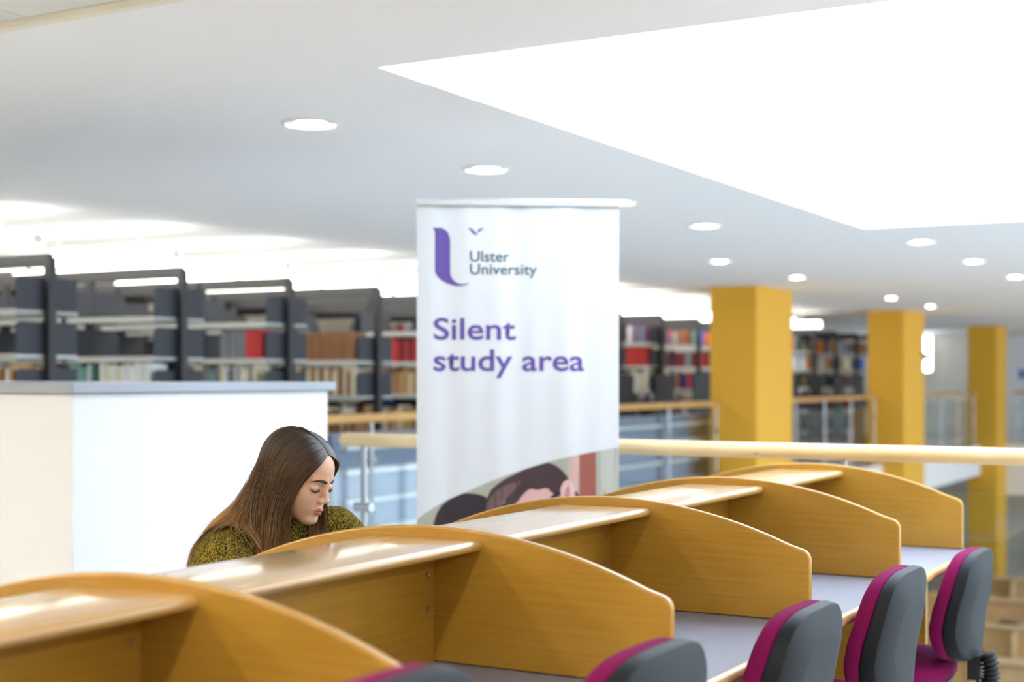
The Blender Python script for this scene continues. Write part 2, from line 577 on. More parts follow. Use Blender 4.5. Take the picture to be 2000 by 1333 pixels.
# square luminaires in the tile ceiling behind and beside the photographer
pf = MB()
for q in ((-0.3, 0.3, -0.3, -0.28), (-0.3, 0.3, 0.28, 0.3), (-0.3, -0.28, -0.28, 0.28), (0.28, 0.3, -0.28, 0.28)):
    pf.box(*q, -0.006, 0.02)
pf = pf.mesh('frame', M['fitting'])
pd = MB().box(-0.28, 0.28, -0.28, 0.28, 0.0, 0.012).mesh('diffuser', M['panel_lamp'])
for i, (x, y) in enumerate([(-6.62, 0.85), (-4.22, 0.85), (2.38, 0.85), (-6.62, -1.55), (-4.22, -1.55), (2.38, -1.55)]):
    t = thing('panel_light', 'square ceiling luminaire in the tiled ceiling, %s row, %s' % ('front' if i < 3 else 'rear', ['leftmost', 'middle', 'rightmost'][i % 3]), 'ceiling light', (x, y, CEIL + 0.018), 0, 'square luminaires in the tiled ceiling')
    link('frame', pf, t)
    link('diffuser', pd, t)

# ------------------------------------------------------------------ book stacks
RNG_Y = [6.40 + 1.205 * k for k in range(17)]
END_X = -7.0
BAY = 0.9
NB = 4
TOP = 2.12
LEV = [0.12, 0.48, 0.84, 1.20, 1.50, 1.78]
DEPTH = 0.25
m_post = MB().box(-0.025, 0.025, -0.03, 0.03, 0, TOP).mesh('upright', M['black_steel'])
m_end = MB().box(-0.012, 0.012, -0.29, 0.29, 0.02, TOP - 0.72).mesh('end_panel', M['charcoal_panel'])
m_shelf = MB().box(0.027, BAY - 0.027, -DEPTH, -0.01, -0.02, 0).box(0.027, BAY - 0.027, -DEPTH - 0.004, -DEPTH, -0.032, 0.006).mesh('shelf', M['shelf_grey'])
m_shelf_b = MB().box(0.027, BAY - 0.027, 0.01, DEPTH, -0.02, 0).box(0.027, BAY - 0.027, DEPTH, DEPTH + 0.004, -0.032, 0.006).mesh('shelf', M['shelf_grey'])
m_brk = MB().prism([(-0.002, -0.03), (-0.25, -0.03), (-0.25, 0.19), (-0.22, 0.21), (-0.002, 0.21)], 'x', 0, 0.003).mesh('bracket', M['charcoal_panel'])
m_back = MB().box(0.03, BAY - 0.03, -0.004, 0.004, 0, 0.27).mesh('back_panel', M['charcoal_panel'])
m_beam = MB().box(-NB * BAY, 0, -0.03, 0.03, TOP - 0.06, TOP + 0.025).mesh('top_beam', M['black_steel'])
m_kick = MB().box(-NB * BAY, 0, -0.25, 0.25, 0.0, 0.07).mesh('plinth', M['black_steel'])
m_tube = MB().prism([(-0.05, -0.045), (0.05, -0.045), (0.07, 0.02), (0.03, 0.05), (-0.03, 0.05), (-0.07, 0.02)], 'x', -1.46, -0.04).mesh('diffuser', M['tube'])
m_cap = MB().prism([(-0.03, -0.03), (0.03, -0.03), (0.045, 0.01), (0.02, 0.035), (-0.02, 0.035), (-0.045, 0.01)], 'x', -0.04, -0.022).mesh('end_cap', M['fitting'])
m_rod = MB().tube([(0, 0, 0.04), (0, 0, 0.235)], 0.006, 8).mesh('hanger', M['fitting'])
ORD = ['first', 'second', 'third', 'fourth', 'fifth', 'sixth', 'seventh', 'eighth', 'ninth', 'tenth', 'eleventh', 'twelfth', 'thirteenth', 'fourteenth', 'fifteenth', 'sixteenth', 'seventeenth']
for k, y in enumerate(RNG_Y):
    where = 'left of the banner' if k < 6 else ('behind the banner' if k < 9 else ('between banner and yellow column' if k < 13 else 'beyond the yellow column'))
    t = thing('bookcase', 'black steel library bookcase, %s from the left, %s' % (ORD[k], where), 'bookcase', (END_X, y, 0), 0, 'rows of library bookcases')
    link('top_beam', m_beam, t)
    link('plinth', m_kick, t)
    nb = NB if k < 12 else 2
    for i in range(nb + 1):
        link('upright', m_post, t, (-i * BAY, 0, 0))
    if k > 6:
        link('end_panel', m_end, t, (0.04, 0, 0))
    for i in range(nb):
        for j, z in enumerate(LEV):
            # some bays have had their upper shelves taken out
            if j >= 4 and (k * 3 + i * 5 + j * 7) % 11 == 0:
                continue
            link('shelf', m_shelf, t, (-(i + 1) * BAY, 0, z))
            if k < 9:
                link('shelf', m_shelf_b, t, (-(i + 1) * BAY, 0, z))
            if j >= 3 and k < 9:
                for xx in (-(i + 1) * BAY + 0.027, -i * BAY - 0.03):
                    link('bracket', m_brk, t, (xx, 0, z))
                    link('bracket', m_brk, t, (xx, 0.252, z))
            if k < 9 and 2 <= j <= 3 and (k * 5 + i * 3 + j * 4) % 7 in (0, 3):
                link('back_panel', m_back, t, (-(i + 1) * BAY, 0, z))
    if k < 14:
        for i in range(2):
            lt = thing('strip_light', 'bright fluorescent strip hung above the %s bookcase from the left, %s' % (ORD[k], 'near end' if i == 0 else 'far half'),
                       'strip light', (END_X + 0.25 - 1.5 * i, y - 0.30, 2.20), 0, 'fluorescent strips above the bookcases')
            link('diffuser', m_tube, lt)
            link('end_cap', m_cap, lt)
            link('end_cap', m_cap, lt, (-1.46, 0, 0))
            for xx in (-0.35, -1.15):
                link('hanger', m_rod, lt, (xx, 0, -0.036))

# low blue-grey display racks along the far gallery
m_rb = MB().box(-0.16, 0.16, -0.68, 0.68, 0.06, 0.93).mesh('back_board', mat('blue_grey_laminate', srgb(112, 126, 148), 0.5))
m_rs = MB().box(0.161, 0.25, -0.62, 0.62, 0, 0.03).mesh('ledge', M['shelf_grey'])
m_rp = MB().box(-0.15, 0.15, -0.66, 0.66, 0, 0.059).mesh('plinth', M['charcoal_panel'])
for i in range(6):
    t = thing('display_rack', 'low blue-grey rack with white ledges behind the far railing, %s from the left' % ORD[i], 'rack', (-6.45, 7.6 + 1.5 * i, 0), 0, 'low racks on the far gallery')
    link('back_board', m_rb, t)
    link('plinth', m_rp, t)
    for z in (0.2, 0.42, 0.64, 0.82):
        link('ledge', m_rs, t, (0, 0, z))

# ------------------------------------------------------------------ books
BCOL = {'brown': srgb(150, 106, 70), 'tan': srgb(196, 158, 104), 'cream': srgb(228, 218, 190), 'white': srgb(232, 236, 236), 'red': srgb(206, 62, 60),
        'dark red': srgb(128, 38, 48), 'navy': srgb(38, 46, 92), 'blue': srgb(74, 110, 188), 'teal': srgb(120, 164, 160), 'grey': srgb(132, 134, 142),
        'black': srgb(40, 40, 44), 'green': srgb(70, 96, 70), 'orange': srgb(220, 132, 58), 'violet': srgb(110, 70, 120)}
M['pages'] = mat('book_pages', srgb(228, 220, 200), 0.8)
BM = {c: mat('%s_book_cloth' % c.replace(' ', '_'), v, 0.6) for c, v in BCOL.items()}
book_mesh = {}


def book_mb(w, d, h, mb=None, ox=0, oy=0, oz=0, mi=(0, 1)):
    """upright book, spine at -y: two boards, a rounded spine and a page block"""
    mb = mb or MB()
    tb = 0.003
    mb.box(ox, ox + tb, oy, oy + d, oz, oz + h, mi[0])
    mb.box(ox + w - tb, ox + w, oy, oy + d, oz, oz + h, mi[0])
    mb.prism([(ox, oy), (ox + w * 0.25, oy - 0.006), (ox + w * 0.75, oy - 0.006), (ox + w, oy), (ox + w, oy + 0.003), (ox, oy + 0.003)], 'z', oz, oz + h, mi[0])
    mb.box(ox + tb, ox + w - tb, oy + 0.003, oy + d - 0.004, oz + 0.004, oz + h - 0.004, mi[1])
    return mb


n_single = 0


def nth(i):
    return '%d%s' % (i, 'th' if 10 <= i % 100 <= 20 else {1: 'st', 2: 'nd', 3: 'rd'}.get(i % 10, 'th'))



def book_run(k, x_from, x_to, lev, plan, label, group, hmin=0.2, hmax=0.27, wmin=0.024, wmax=0.05, lean=0.0):
    """books in a row on shelf lev of bookcase k, from local x_from to x_to (both negative, measured from the right end)"""
    global n_single
    x = x_from
    i = 0
    while x < x_to:
        c = plan[(i // 3 + int(rnd.random() * len(plan))) % len(plan)] if len(plan) > 1 else plan[0]
        w = round(rnd.uniform(wmin, wmax) / 0.006) * 0.006
        h = round(rnd.uniform(hmin, hmax) / 0.012) * 0.012
        h = min(h, LEV[lev + 1] - LEV[lev] - 0.037)
        if x + w > x_to:
            break
        r_ = (-x) % BAY
        if r_ < 0.04 or r_ - w < 0.04 and r_ < 0.1 or r_ > BAY - 0.04:
            x += 0.01
            continue
        key = (c, round(w, 3), round(h, 3))
        if key not in book_mesh:
            book_mesh[key] = book_mb(w - 0.002, 0.17, h).mesh('book', [BM[c], M['pages']])
        o = link('book', book_mesh[key], None, (END_X + x, RNG_Y[k] - DEPTH + 0.012 + rnd.uniform(0, 0.012), LEV[lev] + 0.0005))
        tag(o, '%s, %s from left' % (label % c, nth(i + 1)), 'book', group)
        n_single += 1
        x += w
        i += 1


G = 'books on the visible library shelves'
book_run(0, -0.52, -0.30, 3, ['red', 'violet', 'navy'], '%s book above the white block at the far left edge', 'books above the block, far left')
book_run(0, -0.28, -0.05, 3, ['tan', 'brown', 'white'], '%s book above the white block by the first black upright', 'books by the first upright')
book_run(1, -1.42, -1.15, 3, ['violet', 'tan', 'white'], '%s book just right of the first black upright', 'books right of the first upright')
book_run(1, -0.86, -0.62, 3, ['teal', 'white'], '%s binder in the short pale row above the block', 'pale binders above the block', 0.22, 0.28)
book_run(1, -0.56, -0.06, 3, ['white', 'white', 'cream'], '%s binder in the long pale row before the second upright', 'pale binders above the block', 0.24, 0.28, 0.03, 0.05)
book_run(2, -1.3, -0.92, 3, ['white', 'navy', 'white'], '%s volume just right of the second black upright', 'pale volumes right of the second upright')
book_run(2, -0.86, -0.1, 3, ['cream', 'teal', 'white', 'grey'], '%s volume in the pale row before the third upright', 'pale volumes above the block')
book_run(2, -0.5, -0.24, 4, ['grey'], '%s periodical volume beside the coral red ones', 'grey volumes beside the red ones', 0.22, 0.23)
book_run(2, -0.24, -0.04, 4, ['red'], '%s volume in the short row before the third upright', 'short row of red volumes', 0.22, 0.23)
book_run(3, -1.24, -0.92, 4, ['tan', 'brown'], '%s volume just right of the third black upright', 'brown volumes at the third upright')
book_run(3, -0.80, -0.04, 4, ['brown'], '%s bound volume in the even brown row left of the banner', 'even row of brown bound volumes', 0.25, 0.26, 0.03, 0.037)
book_run(3, -0.80, -0.04, 3, ['brown', 'cream', 'cream', 'brown'], '%s volume on the shelf below the even brown row', 'volumes below the brown row')
book_run(3, -0.80, -0.04, 2, ['cream', 'tan', 'brown'], '%s volume behind the railing below the even brown row', 'volumes behind the railing')
book_run(4, -1.2, -0.95, 4, ['red', 'dark red'], '%s volume against the left edge of the banner', 'red volumes at the banner edge')
book_run(4, -0.8, -0.04, 4, ['red', 'dark red'], '%s volume in the row running behind the banner edge', 'red volumes at the banner edge')
book_run(4, -1.1, -0.04, 3, ['tan', 'cream', 'brown'], '%s volume below the red ones beside the banner', 'tan volumes at the banner edge')
book_run(4, -1.1, -0.04, 2, ['tan', 'brown', 'cream'], '%s volume two shelves below the red ones beside the banner', 'tan volumes at the banner edge, lower')
book_run(8, -1.2, -0.04, 4, ['red'], '%s volume in the bright red row right of the banner', 'bright red row right of the banner', 0.24, 0.25)
book_run(8, -1.2, -0.04, 3, ['cream', 'white'], '%s volume below the red row right of the banner', 'cream row right of the banner')

# everything farther back, too small or too hidden to pick apart
pal = list(BCOL)
mats_all = [BM[c] for c in pal] + [M['pages']]
for k in range(17):
    mb = MB()
    nb = NB if k < 12 else 2
    for i in range(nb):
        for j, z in enumerate(LEV):
            taken = [(0, 3, 0), (1, 3, 0), (1, 3, 1), (2, 3, 0), (2, 3, 1), (2, 4, 0), (3, 4, 0), (3, 4, 1), (3, 3, 0), (3, 2, 0), (4, 4, 0), (4, 4, 1), (4, 3, 0), (4, 3, 1), (4, 2, 0), (4, 2, 1), (8, 4, 0), (8, 4, 1), (8, 3, 0), (8, 3, 1)]
            if (k, j, i) in taken:
                continue
            if j >= 4 and (k * 3 + i * 5 + j * 7) % 11 == 0:
                continue
            if k < 4 and j >= 4:
                continue
            if j == 5 and k < 7:
                continue
            if k < 3 and rnd.random() < 0.4 and j < 3:
                continue
            x = -(i + 1) * BAY + 0.04
            xe = -i * BAY - 0.04 - rnd.choice([0, 0, 0.1, 0.3])
            base = rnd.choice(pal)
            while x < xe - 0.06:
                c = base if rnd.random() < 0.6 else rnd.choice(pal)
                w = rnd.uniform(0.025, 0.055)
                book_mb(w, 0.17, rnd.uniform(0.19, 0.25), mb, x, -DEPTH + 0.012, z + 0.0005, (pal.index(c), len(pal)))
                x += w + 0.001
    if mb.v:
        o = mb.build('rows_of_books', mats_all, None, loc=(END_X, RNG_Y[k], 0))
        tag(o, 'rows of mixed books filling the %s bookcase from the left' % ORD[k], 'books', None, 'stuff')

# ------------------------------------------------------------------ the bank of study carrels
DSK = 0.757
CX = -1.62                                # spine of the double-sided bank
DV = [0.819 + 0.85 * i for i in range(6)]  # dividers
t = thing('study_desk', 'double row of beech study carrels with curved dividers and blue-grey tops', 'desk', (CX, 0, 0))
MB().box(-0.575, 0.575, DV[0] - 0.012, DV[5] + 0.012, DSK - 0.03, DSK).build('worktop', M['desk'], t)
for sgn in (1, -1):
    pr = [(0.5755 * sgn, DSK - 0.031)] + [((0.576 + 0.016 * math.cos(a)) * sgn, DSK - 0.0155 + 0.0155 * math.sin(a)) for a in np.linspace(-PI / 2, PI / 2, 9)] + [(0.5755 * sgn, DSK)]
    MB().prism(pr, 'y', DV[0] - 0.012, DV[5] + 0.012).build('edge_lipping', M['lipping'], t, smooth=40)
R = (0.54 ** 2 + 0.119 ** 2) / (2 * 0.119)
prof = []
H = 0.545
zt = lambda x: 0.284 - R + math.sqrt(R * R - x * x)
xs = np.linspace(-H, H, 41)
cr = 0.028
top = [(x, zt(x)) for x in xs if abs(x) < H - cr]
zc = zt(H - cr) - cr * 0.92
right = [(H - cr + cr * math.sin(a), zc + cr * math.cos(a)) for a in np.linspace(0.42, PI / 2, 6)]
left = [(-x, z) for x, z in right][::-1]
prof = [(-H, 0.001)] + left + top + right + [(H, 0.001)]
m_div = MB().prism(prof, 'y', -0.011, 0.011).mesh('divider', M['wood_x'], 45)
sp = [(-0.127 + 0.0, 0.0)]
sh = [(0.116 + 0.011 * math.cos(a), -0.011 + 0.011 * math.sin(a)) for a in np.linspace(-PI / 2, PI / 2, 9)]
shelf_prof = sh + [(-x, z) for x, z in sh][::-1]
m_sh = MB().prism(shelf_prof, 'y', 0.0112, 0.85 - 0.0112).mesh('shelf', M['wood_shelf'], 40)
m_sp = MB().box(-0.009, 0.009, 0.0112, 0.85 - 0.0112, 0.001, 0.237).mesh('spine_panel', M['wood_y'])
m_sup = MB().box(-0.42, 0.42, -0.012, 0.012, 0.001, DSK - 0.031).mesh('support_panel', M['wood_x'])
scr = MB()
scr.lathe([(0.0055, 0.0), (0.0055, 0.0012), (0.0035, 0.0012), (0.003, 0.0004)], 14)
scr.v = [(z + 0.009, x, y) for x, y, z in scr.v]
scr.f = [f for f in scr.f]
m_scr = scr.mesh('cam_bolt', M['steel'])
for i, y in enumerate(DV):
    o = link('divider', m_div, t, (0, y, DSK))
    add_bevel(o, 0.0045, 3)
    s = link('support_panel', m_sup, t, (0, y, 0))
    if i < 5:
        link('shelf', m_sh, t, (0, y, DSK + 0.26))
        p = link('spine_panel', m_sp, t, (0, y, DSK))
        for yy in (0.035, 0.85 - 0.035):
            for zz in (0.055, 0.115, 0.185)[1 if i % 2 else 0:]:
                link('cam_bolt', m_scr, p, (0, yy, zz))


# ------------------------------------------------------------------ office chairs (built facing +y, seat pushed under the desk)
def outline(w, h, n=40, p=3.0, top=0.86, y=0.0, zc=0.0, sc=1.0, bot=0.1):
    pts = []
    for k in range(n):
        a = 2 * PI * k / n
        ca, sa = math.cos(a), math.sin(a)
        x = math.copysign(abs(ca) ** (2 / p), ca)
        z = math.copysign(abs(sa) ** (2 / p), sa)
        taper = 1 + (top - 1) * max(0, z) - bot * max(0, -z) ** 2
        pts.append((x * w / 2 * sc * taper, y, zc + z * h / 2 * sc))
    return pts


def back_curve(x, z, zc):
    # lumbar bulge towards the sitter and wrap of the sides
    return 0.022 * math.exp(-((z - zc + 0.06) / 0.11) ** 2) + 0.28 * x * x - 0.12 * (z - zc)


BW, BH, BZ = 0.42, 0.345, 0.687


def back_mb(levels, rev):
    rs = []
    for sc, dep in levels:
        rs.append([(x, dep * (1 - (1.3 * (z - BZ) if dep < 0 else 0)) + back_curve(x, z, BZ), z) for x, y, z in outline(BW, BH, 44, 3.5, 0.93, 0, BZ, sc, 0.2)])
    if rev:
        rs = rs[::-1]
    return MB().rings(rs)


ch = {}
ch['backrest_cushion'] = (back_mb([(0.985, 0.0), (1.0, 0.008), (1.0, 0.026), (0.975, 0.038), (0.9, 0.046), (0.7, 0.050), (0.3, 0.050)], True), 'magenta', 'all', 1)
ch['backrest_shell'] = (back_mb([(1.0, -0.002), (1.008, -0.006), (1.0, -0.024), (0.985, -0.036), (0.95, -0.041), (0.60, -0.054), (0.55, -0.055)], False), 'shell', 28, 1)
seat_r = []
for sc, z in [(0.93, -0.012), (0.99, 0.0), (1.0, 0.02), (0.985, 0.042), (0.93, 0.054), (0.7, 0.058), (0.3, 0.056)]:
    seat_r.append([(x, y2 + 0.27, 0.455 + z - 0.02 * max(0, (y2 - 0.1)) ** 1) for x, _, y2 in outline(0.46, 0.44, 44, 3.2, 0.95, 0, 0, sc)])
ch['seat'] = (MB().rings(seat_r), 'magenta', 'all', 1)
pan_r = []
for sc, z in [(0.80, -0.05), (0.93, -0.03), (0.95, -0.0125)]:
    pan_r.append([(x, y2 + 0.27, 0.455 + z) for x, _, y2 in outline(0.46, 0.44, 44, 3.2, 0.95, 0, 0, sc)])
ch['seat_pan'] = (MB().rings(pan_r), 'black', 30, 1)
# ribbed rubber sleeve round the back bar
path = []
for q in np.linspace(0, 1, 60):
    z = 0.535 - 0.16 * q
    y = -0.052 - 0.014 * math.sin(PI * min(1, q * 1.3)) + 0.13 * max(0, q - 0.55) ** 1.4 / 0.45
    path.append((0, y, z))
ch['bellows'] = (MB().tube(path, [0.024 + 0.0055 * math.sin(i * 2 * PI / 5) for i in range(60)], 16), 'rubber', 'all', 1)
ch['back_hub'] = (MB().prism([(-0.04, 0.455), (0.04, 0.455), (0.036, 0.53), (-0.036, 0.53)], 'y', 0.0, -0.035), 'black', None, 1)
ch['back_bar'] = (MB().box(-0.022, 0.022, -0.085, 0.2, 0.385, 0.402), 'black', None, 1)
ch['tilt_mechanism'] = (MB().box(-0.06, 0.06, 0.15, 0.38, 0.36, 0.404), 'black', None, 1)
ch['gas_column'] = (MB().lathe([(0.028, 0.09), (0.028, 0.24), (0.016, 0.242), (0.016, 0.50)], 18, (0, 0.27, 0)), 'black', 30, 0)
ch['lever'] = (MB().tube([(0.06, 0.27, 0.385), (0.2, 0.27, 0.38), (0.24, 0.27, 0.375)], [0.006, 0.006, 0.012], 8), 'black', 40, 1)
ch['base_hub'] = (MB().lathe([(0.04, 0.06), (0.045, 0.075), (0.04, 0.11)], 20, (0, 0.27, 0)), 'black', 30, 0)
leg = MB().prism([(0.035, 0.062), (0.035, 0.104), (0.29, 0.074), (0.305, 0.066), (0.29, 0.056)], 'y', -0.02, 0.02)
m_leg = leg.mesh('leg', M['black'])
m_cas = MB().tube([(-0.022, 0, 0), (-0.008, 0, 0)], 0.026, 16).tube([(0.008, 0, 0), (0.022, 0, 0)], 0.026, 16).tube([(-0.012, 0, 0), (0.012, 0, 0)], 0.012, 10).tube([(0, 0, 0), (0, 0, 0.035)], 0.006, 8).mesh('caster', M['black'], 40)
ch_mesh = {k: (mb.mesh(k, M[m], sm or False), lift) for k, (mb, m, sm, lift) in ch.items()}


def chair(x, y, dz, label, rz=PI / 2, group='magenta office chairs at the study desks', bdz=0.0):
    t = thing('office_chair', label, 'chair', (x, y, 0), rz, group)
    for k, (me, lift) in ch_mesh.items():
        o = link(k, me, t, (0, 0, (dz if lift else 0) + (bdz if k.startswith('backrest') else 0)))
    for i in range(5):
        a = 2 * PI * i / 5 + 0.3
        lg = link('leg', m_leg, t, (0, 0.27, 0))
        lg.rotation_euler = (0, 0, a)
        cs = link('caster', m_cas, lg, (0.285, 0, 0.0262))
        cs.rotation_euler = (0, 0, 0.4 * i)
    return t


chair(-0.93, 1.32, 0.155, 'blurred magenta chair nearest the camera, only its top in frame')
chair(-0.94, 2.085, 0.065, 'magenta and grey chair between the second and third curved dividers, lower centre')
chair(-0.94, 2.875, 0.020, 'magenta and grey chair in the middle of the row of five')
chair(-0.955, 3.70, 0.0, 'magenta and grey chair second from the far end of the row')
chair(-0.955, 4.60, -0.045, 'farthest magenta and grey chair, its seat and ribbed black stem showing')
chair(-2.71, 2.86, -0.03, 'magenta office chair the student sits on', -PI / 2, bdz=-0.08)

# ------------------------------------------------------------------ lower floor: tables with dividers and dark chairs
m_lt = MB().box(-1.4, 1.4, -0.6, 0.6, 0.72, 0.75).mesh('table_top', M['dark_wood'])
m_lp = MB().box(-1.4, 1.4, -0.01, 0.01, 0.751, 1.10).mesh('spine_panel', M['dark_wood'])
m_ld = MB().box(-0.01, 0.01, -0.55, 0.55, 0.751, 1.10).mesh('divider', M['dark_wood'])
m_ll = MB().box(-0.012, 0.012, -0.5, 0.5, 0, 0.719).mesh('leg_panel', M['dark_wood'])
m_ls = MB().box(-1.4, 1.4, -0.16, 0.16, 1.101, 1.12).mesh('shelf', M['dark_wood'])
n = 0
lb = ['nearest', 'second', 'third', 'fourth', 'farthest']
for r in range(5):
    yy = 15.5 + 2.5 * r
    for cidx, xx in enumerate((-4.05, -0.9)):
        t = thing('reading_table', 'wooden carrel table on the floor below, %s row, %s' % (lb[r], 'by the columns' if cidx == 0 else 'right column'), 'table', (xx, yy, LOW), 0, 'carrel tables on the lower floor')
        link('table_top', m_lt, t)
        link('spine_panel', m_lp, t)
        link('shelf', m_ls, t)
        for q in (-1.39, -0.46, 0.46, 1.39):
            link('divider', m_ld, t, (q, 0, 0))
        for q in (-1.3, 1.3):
            link('leg_panel', m_ll, t, (q, 0, 0))
        for q in (-0.92, 0.0, 0.92):
            if (r + cidx + int(q > 0)) % 3 == 0 and q != 0:
                continue
            n += 1
            c = thing('reading_chair', 'dark chair at the %s lower table row, %s, %s seat' % (lb[r], 'by the columns' if cidx == 0 else 'right column', 'left' if q < 0 else ('middle' if q == 0 else 'right')), 'chair', (xx + q, yy - 0.80, LOW), 0, 'dark chairs on the lower floor')
            if n == 1:
                lc_back = MB().rings([[(x, y + 0.2 * x * x, z) for x, y, z in outline(0.42, 0.36, 24, 3, 0.85, d, 0.74, s)] for s, d in [(0.9, -0.03), (1, -0.015), (1, 0.01), (0.9, 0.03)]][::-1]).mesh('backrest', M['black'], 40)
                lc_seat = MB().rings([[(x, yv + 0.22, zz) for x, _, yv in outline(0.44, 0.42, 24, 3, 0.95, 0, 0, s)] for s, zz in [(0.9, 0.42), (1, 0.44), (1, 0.47), (0.9, 0.49)]]).mesh('seat', M['black'], 40)
                lc_leg = MB().tube([(0, 0, 0), (0, 0, 0.43)], 0.012, 8).mesh('leg', M['black'])
                lc_bar = MB().tube([(0, -0.0, 0.42), (0, -0.005, 0.72)], 0.014, 8).mesh('back_bar', M['black'])
            link('backrest', lc_back, c)
            link('seat', lc_seat, c)
            link('back_bar', lc_bar, c)
            for lx in (-0.17, 0.17):
                for ly in (0.06, 0.38):
                    link('leg', lc_leg, c, (lx, ly, 0))
t = thing('fire_extinguisher', 'red fire extinguisher at the pale end wall of the lower floor', 'fire extinguisher', (-5.45, 33.25, LOW + 0.25))
MB().lathe([(0.07, 0.0), (0.085, 0.02), (0.085, 0.42), (0.06, 0.50), (0.025, 0.52)], 18).build('cylinder', M['red'], t, smooth=40)
MB().box(-0.02, 0.02, -0.10, 0.02, 0.53, 0.56).lathe([(0.02, 0.52), (0.02, 0.56)], 10).build('valve_handle', M['black'], t)
MB().tube([(0.02, -0.02, 0.55), (0.1, -0.03, 0.5), (0.11, -0.02, 0.3), (0.1, 0, 0.12)], 0.012, 8).build('hose', M['black'], t, smooth=True)
MB().box(-0.10, 0.10, 0.086, 0.15, 0.0, 0.45).build('wall_bracket', M['steel'], t)

# ------------------------------------------------------------------ roll-up banner
PX = 5.6 / 2778.0                         # metres per photo pixel at the banner
BT = 2.058
BWD = 397 * PX
by = math.radians(29.57 + 4.5)            # faces the photographer, turned a little
t = thing('banner', 'tall white roll-up banner with purple lettering reading Silent study area', 'banner', (-2.745, 4.89, 0), by)
rip = lambda x, z: 0.004 * math.sin(x * 21 + 0.7 * z) * (0.5 + 0.5 * math.sin(2.1 * x + 1)) + 0.002 * math.sin(x * 47 + 2)


def bp(px, py, d=0.0):
    """banner print coordinate (photo pixels) to local x, y, z on the rippled vinyl"""
    x = (px - 1013.5) * PX
    z = BT - 0.015 - (py - 376) * PX
    return (x, rip(x, z) - d, z)


nx, nz = 60, 40
vs, fs = [], []
for side in (0, 1):
    for j in range(nz + 1):
        for i in range(nx + 1):
            x = -BWD / 2 + BWD * i / nx
            z = 0.085 + (BT - 0.02 - 0.085) * j / nz
            vs.append((x, rip(x, z) + 0.0006 * side, z))
n1 = (nx + 1) * (nz + 1)
for j in range(nz):
    for i in range(nx):
        a = j * (nx + 1) + i
        fs.append((a, a + 1, a + nx + 2, a + nx + 1))
        fs.append((n1 + a, n1 + a + nx + 1, n1 + a + nx + 2, n1 + a + 1))
sheet = MB().add(vs, fs).build('sheet', M['banner'], t, smooth='all')
MB().prism([(-0.012, BT - 0.026), (0.012, BT - 0.026), (0.012, BT - 0.004), (0.007, BT), (-0.007, BT), (-0.012, BT - 0.004)], 'x', -BWD / 2 - 0.003, BWD / 2 + 0.003).build('top_rail', M['alu'], t)
MB().prism([(-0.06, 0.0), (0.06, 0.0), (0.06, 0.05), (0.03, 0.085), (-0.03, 0.085), (-0.06, 0.05)], 'x', -BWD / 2 - 0.02, BWD / 2 + 0.02).build('base', M['alu'], t)
MB().tube([(0, 0.02, 0.08), (0, 0.02, BT - 0.02)], 0.008, 10).build('support_pole', M['alu'], t)
for s in (-1, 1):
    MB().box(s * 0.25 - 0.02, s * 0.25 + 0.02, -0.16, 0.16, 0.0, 0.008).build('foot', M['alu'], t)


def flat(name, pts, m, d, parent=None, smooth_sub=True):
    """flat printed shape cut from photo-pixel outline, laid on the vinyl"""
    bm = bmesh.new()
    bvs = [bm.verts.new((p[0], p[1], 0)) for p in pts]
    for tri in tessellate_polygon([[Vector((p[0], p[1], 0)) for p in pts]]):
        if len(set(tri)) == 3:
            try:
                bm.faces.new([bvs[i] for i in tri])
            except ValueError:
                pass
    bmesh.ops.recalc_face_normals(bm, faces=bm.faces[:])
    # slice into narrow strips so that the print follows the ripples
    xs_ = [v.co.x for v in bm.verts]
    x = min(xs_) + 12
    while x < max(xs_):
        bmesh.ops.bisect_plane(bm, geom=bm.verts[:] + bm.edges[:] + bm.faces[:], plane_co=(x, 0, 0), plane_no=(1, 0, 0))
        x += 12
    for v in bm.verts:
        v.co = Vector(bp(v.co.x, v.co.y, d))
    me = bpy.data.meshes.new(name)
    bm.normal_update()
    if bm.faces and sum(fc.normal.y for fc in bm.faces) > 0:
        bmesh.ops.reverse_faces(bm, faces=bm.faces[:])
    bm.to_mesh(me)
    bm.free()
    me.materials.append(m)
    return link(name, me, parent or sheet)


def spline(pts, n=8):
    """closed Catmull-Rom through the points"""
    out = []
    N = len(pts)
    for i in range(N):
        p0, p1, p2, p3 = (np.array(pts[(i + q) % N], float) for q in (-1, 0, 1, 2))
        for k in range(n):
            u = k / n
            out.append(tuple(0.5 * ((2 * p1) + (-p0 + p2) * u + (2 * p0 - 5 * p1 + 4 * p2 - p3) * u * u + (-p0 + 3 * p1 - 3 * p2 + p3) * u ** 3)))
    return out


def openspline(pts, n=8):
    q = [pts[0]] + list(pts) + [pts[-1]]
    out = []
    for i in range(1, len(q) - 2):
        p0, p1, p2, p3 = (np.array(q[i + k], float) for k in (-1, 0, 1, 2))
        for k in range(n):
            u = k / n
            out.append(tuple(0.5 * ((2 * p1) + (-p0 + p2) * u + (2 * p0 - 5 * p1 + 4 * p2 - p3) * u * u + (-p0 + 3 * p1 - 3 * p2 + p3) * u ** 3)))
    out.append(tuple(pts[-1]))
    return out


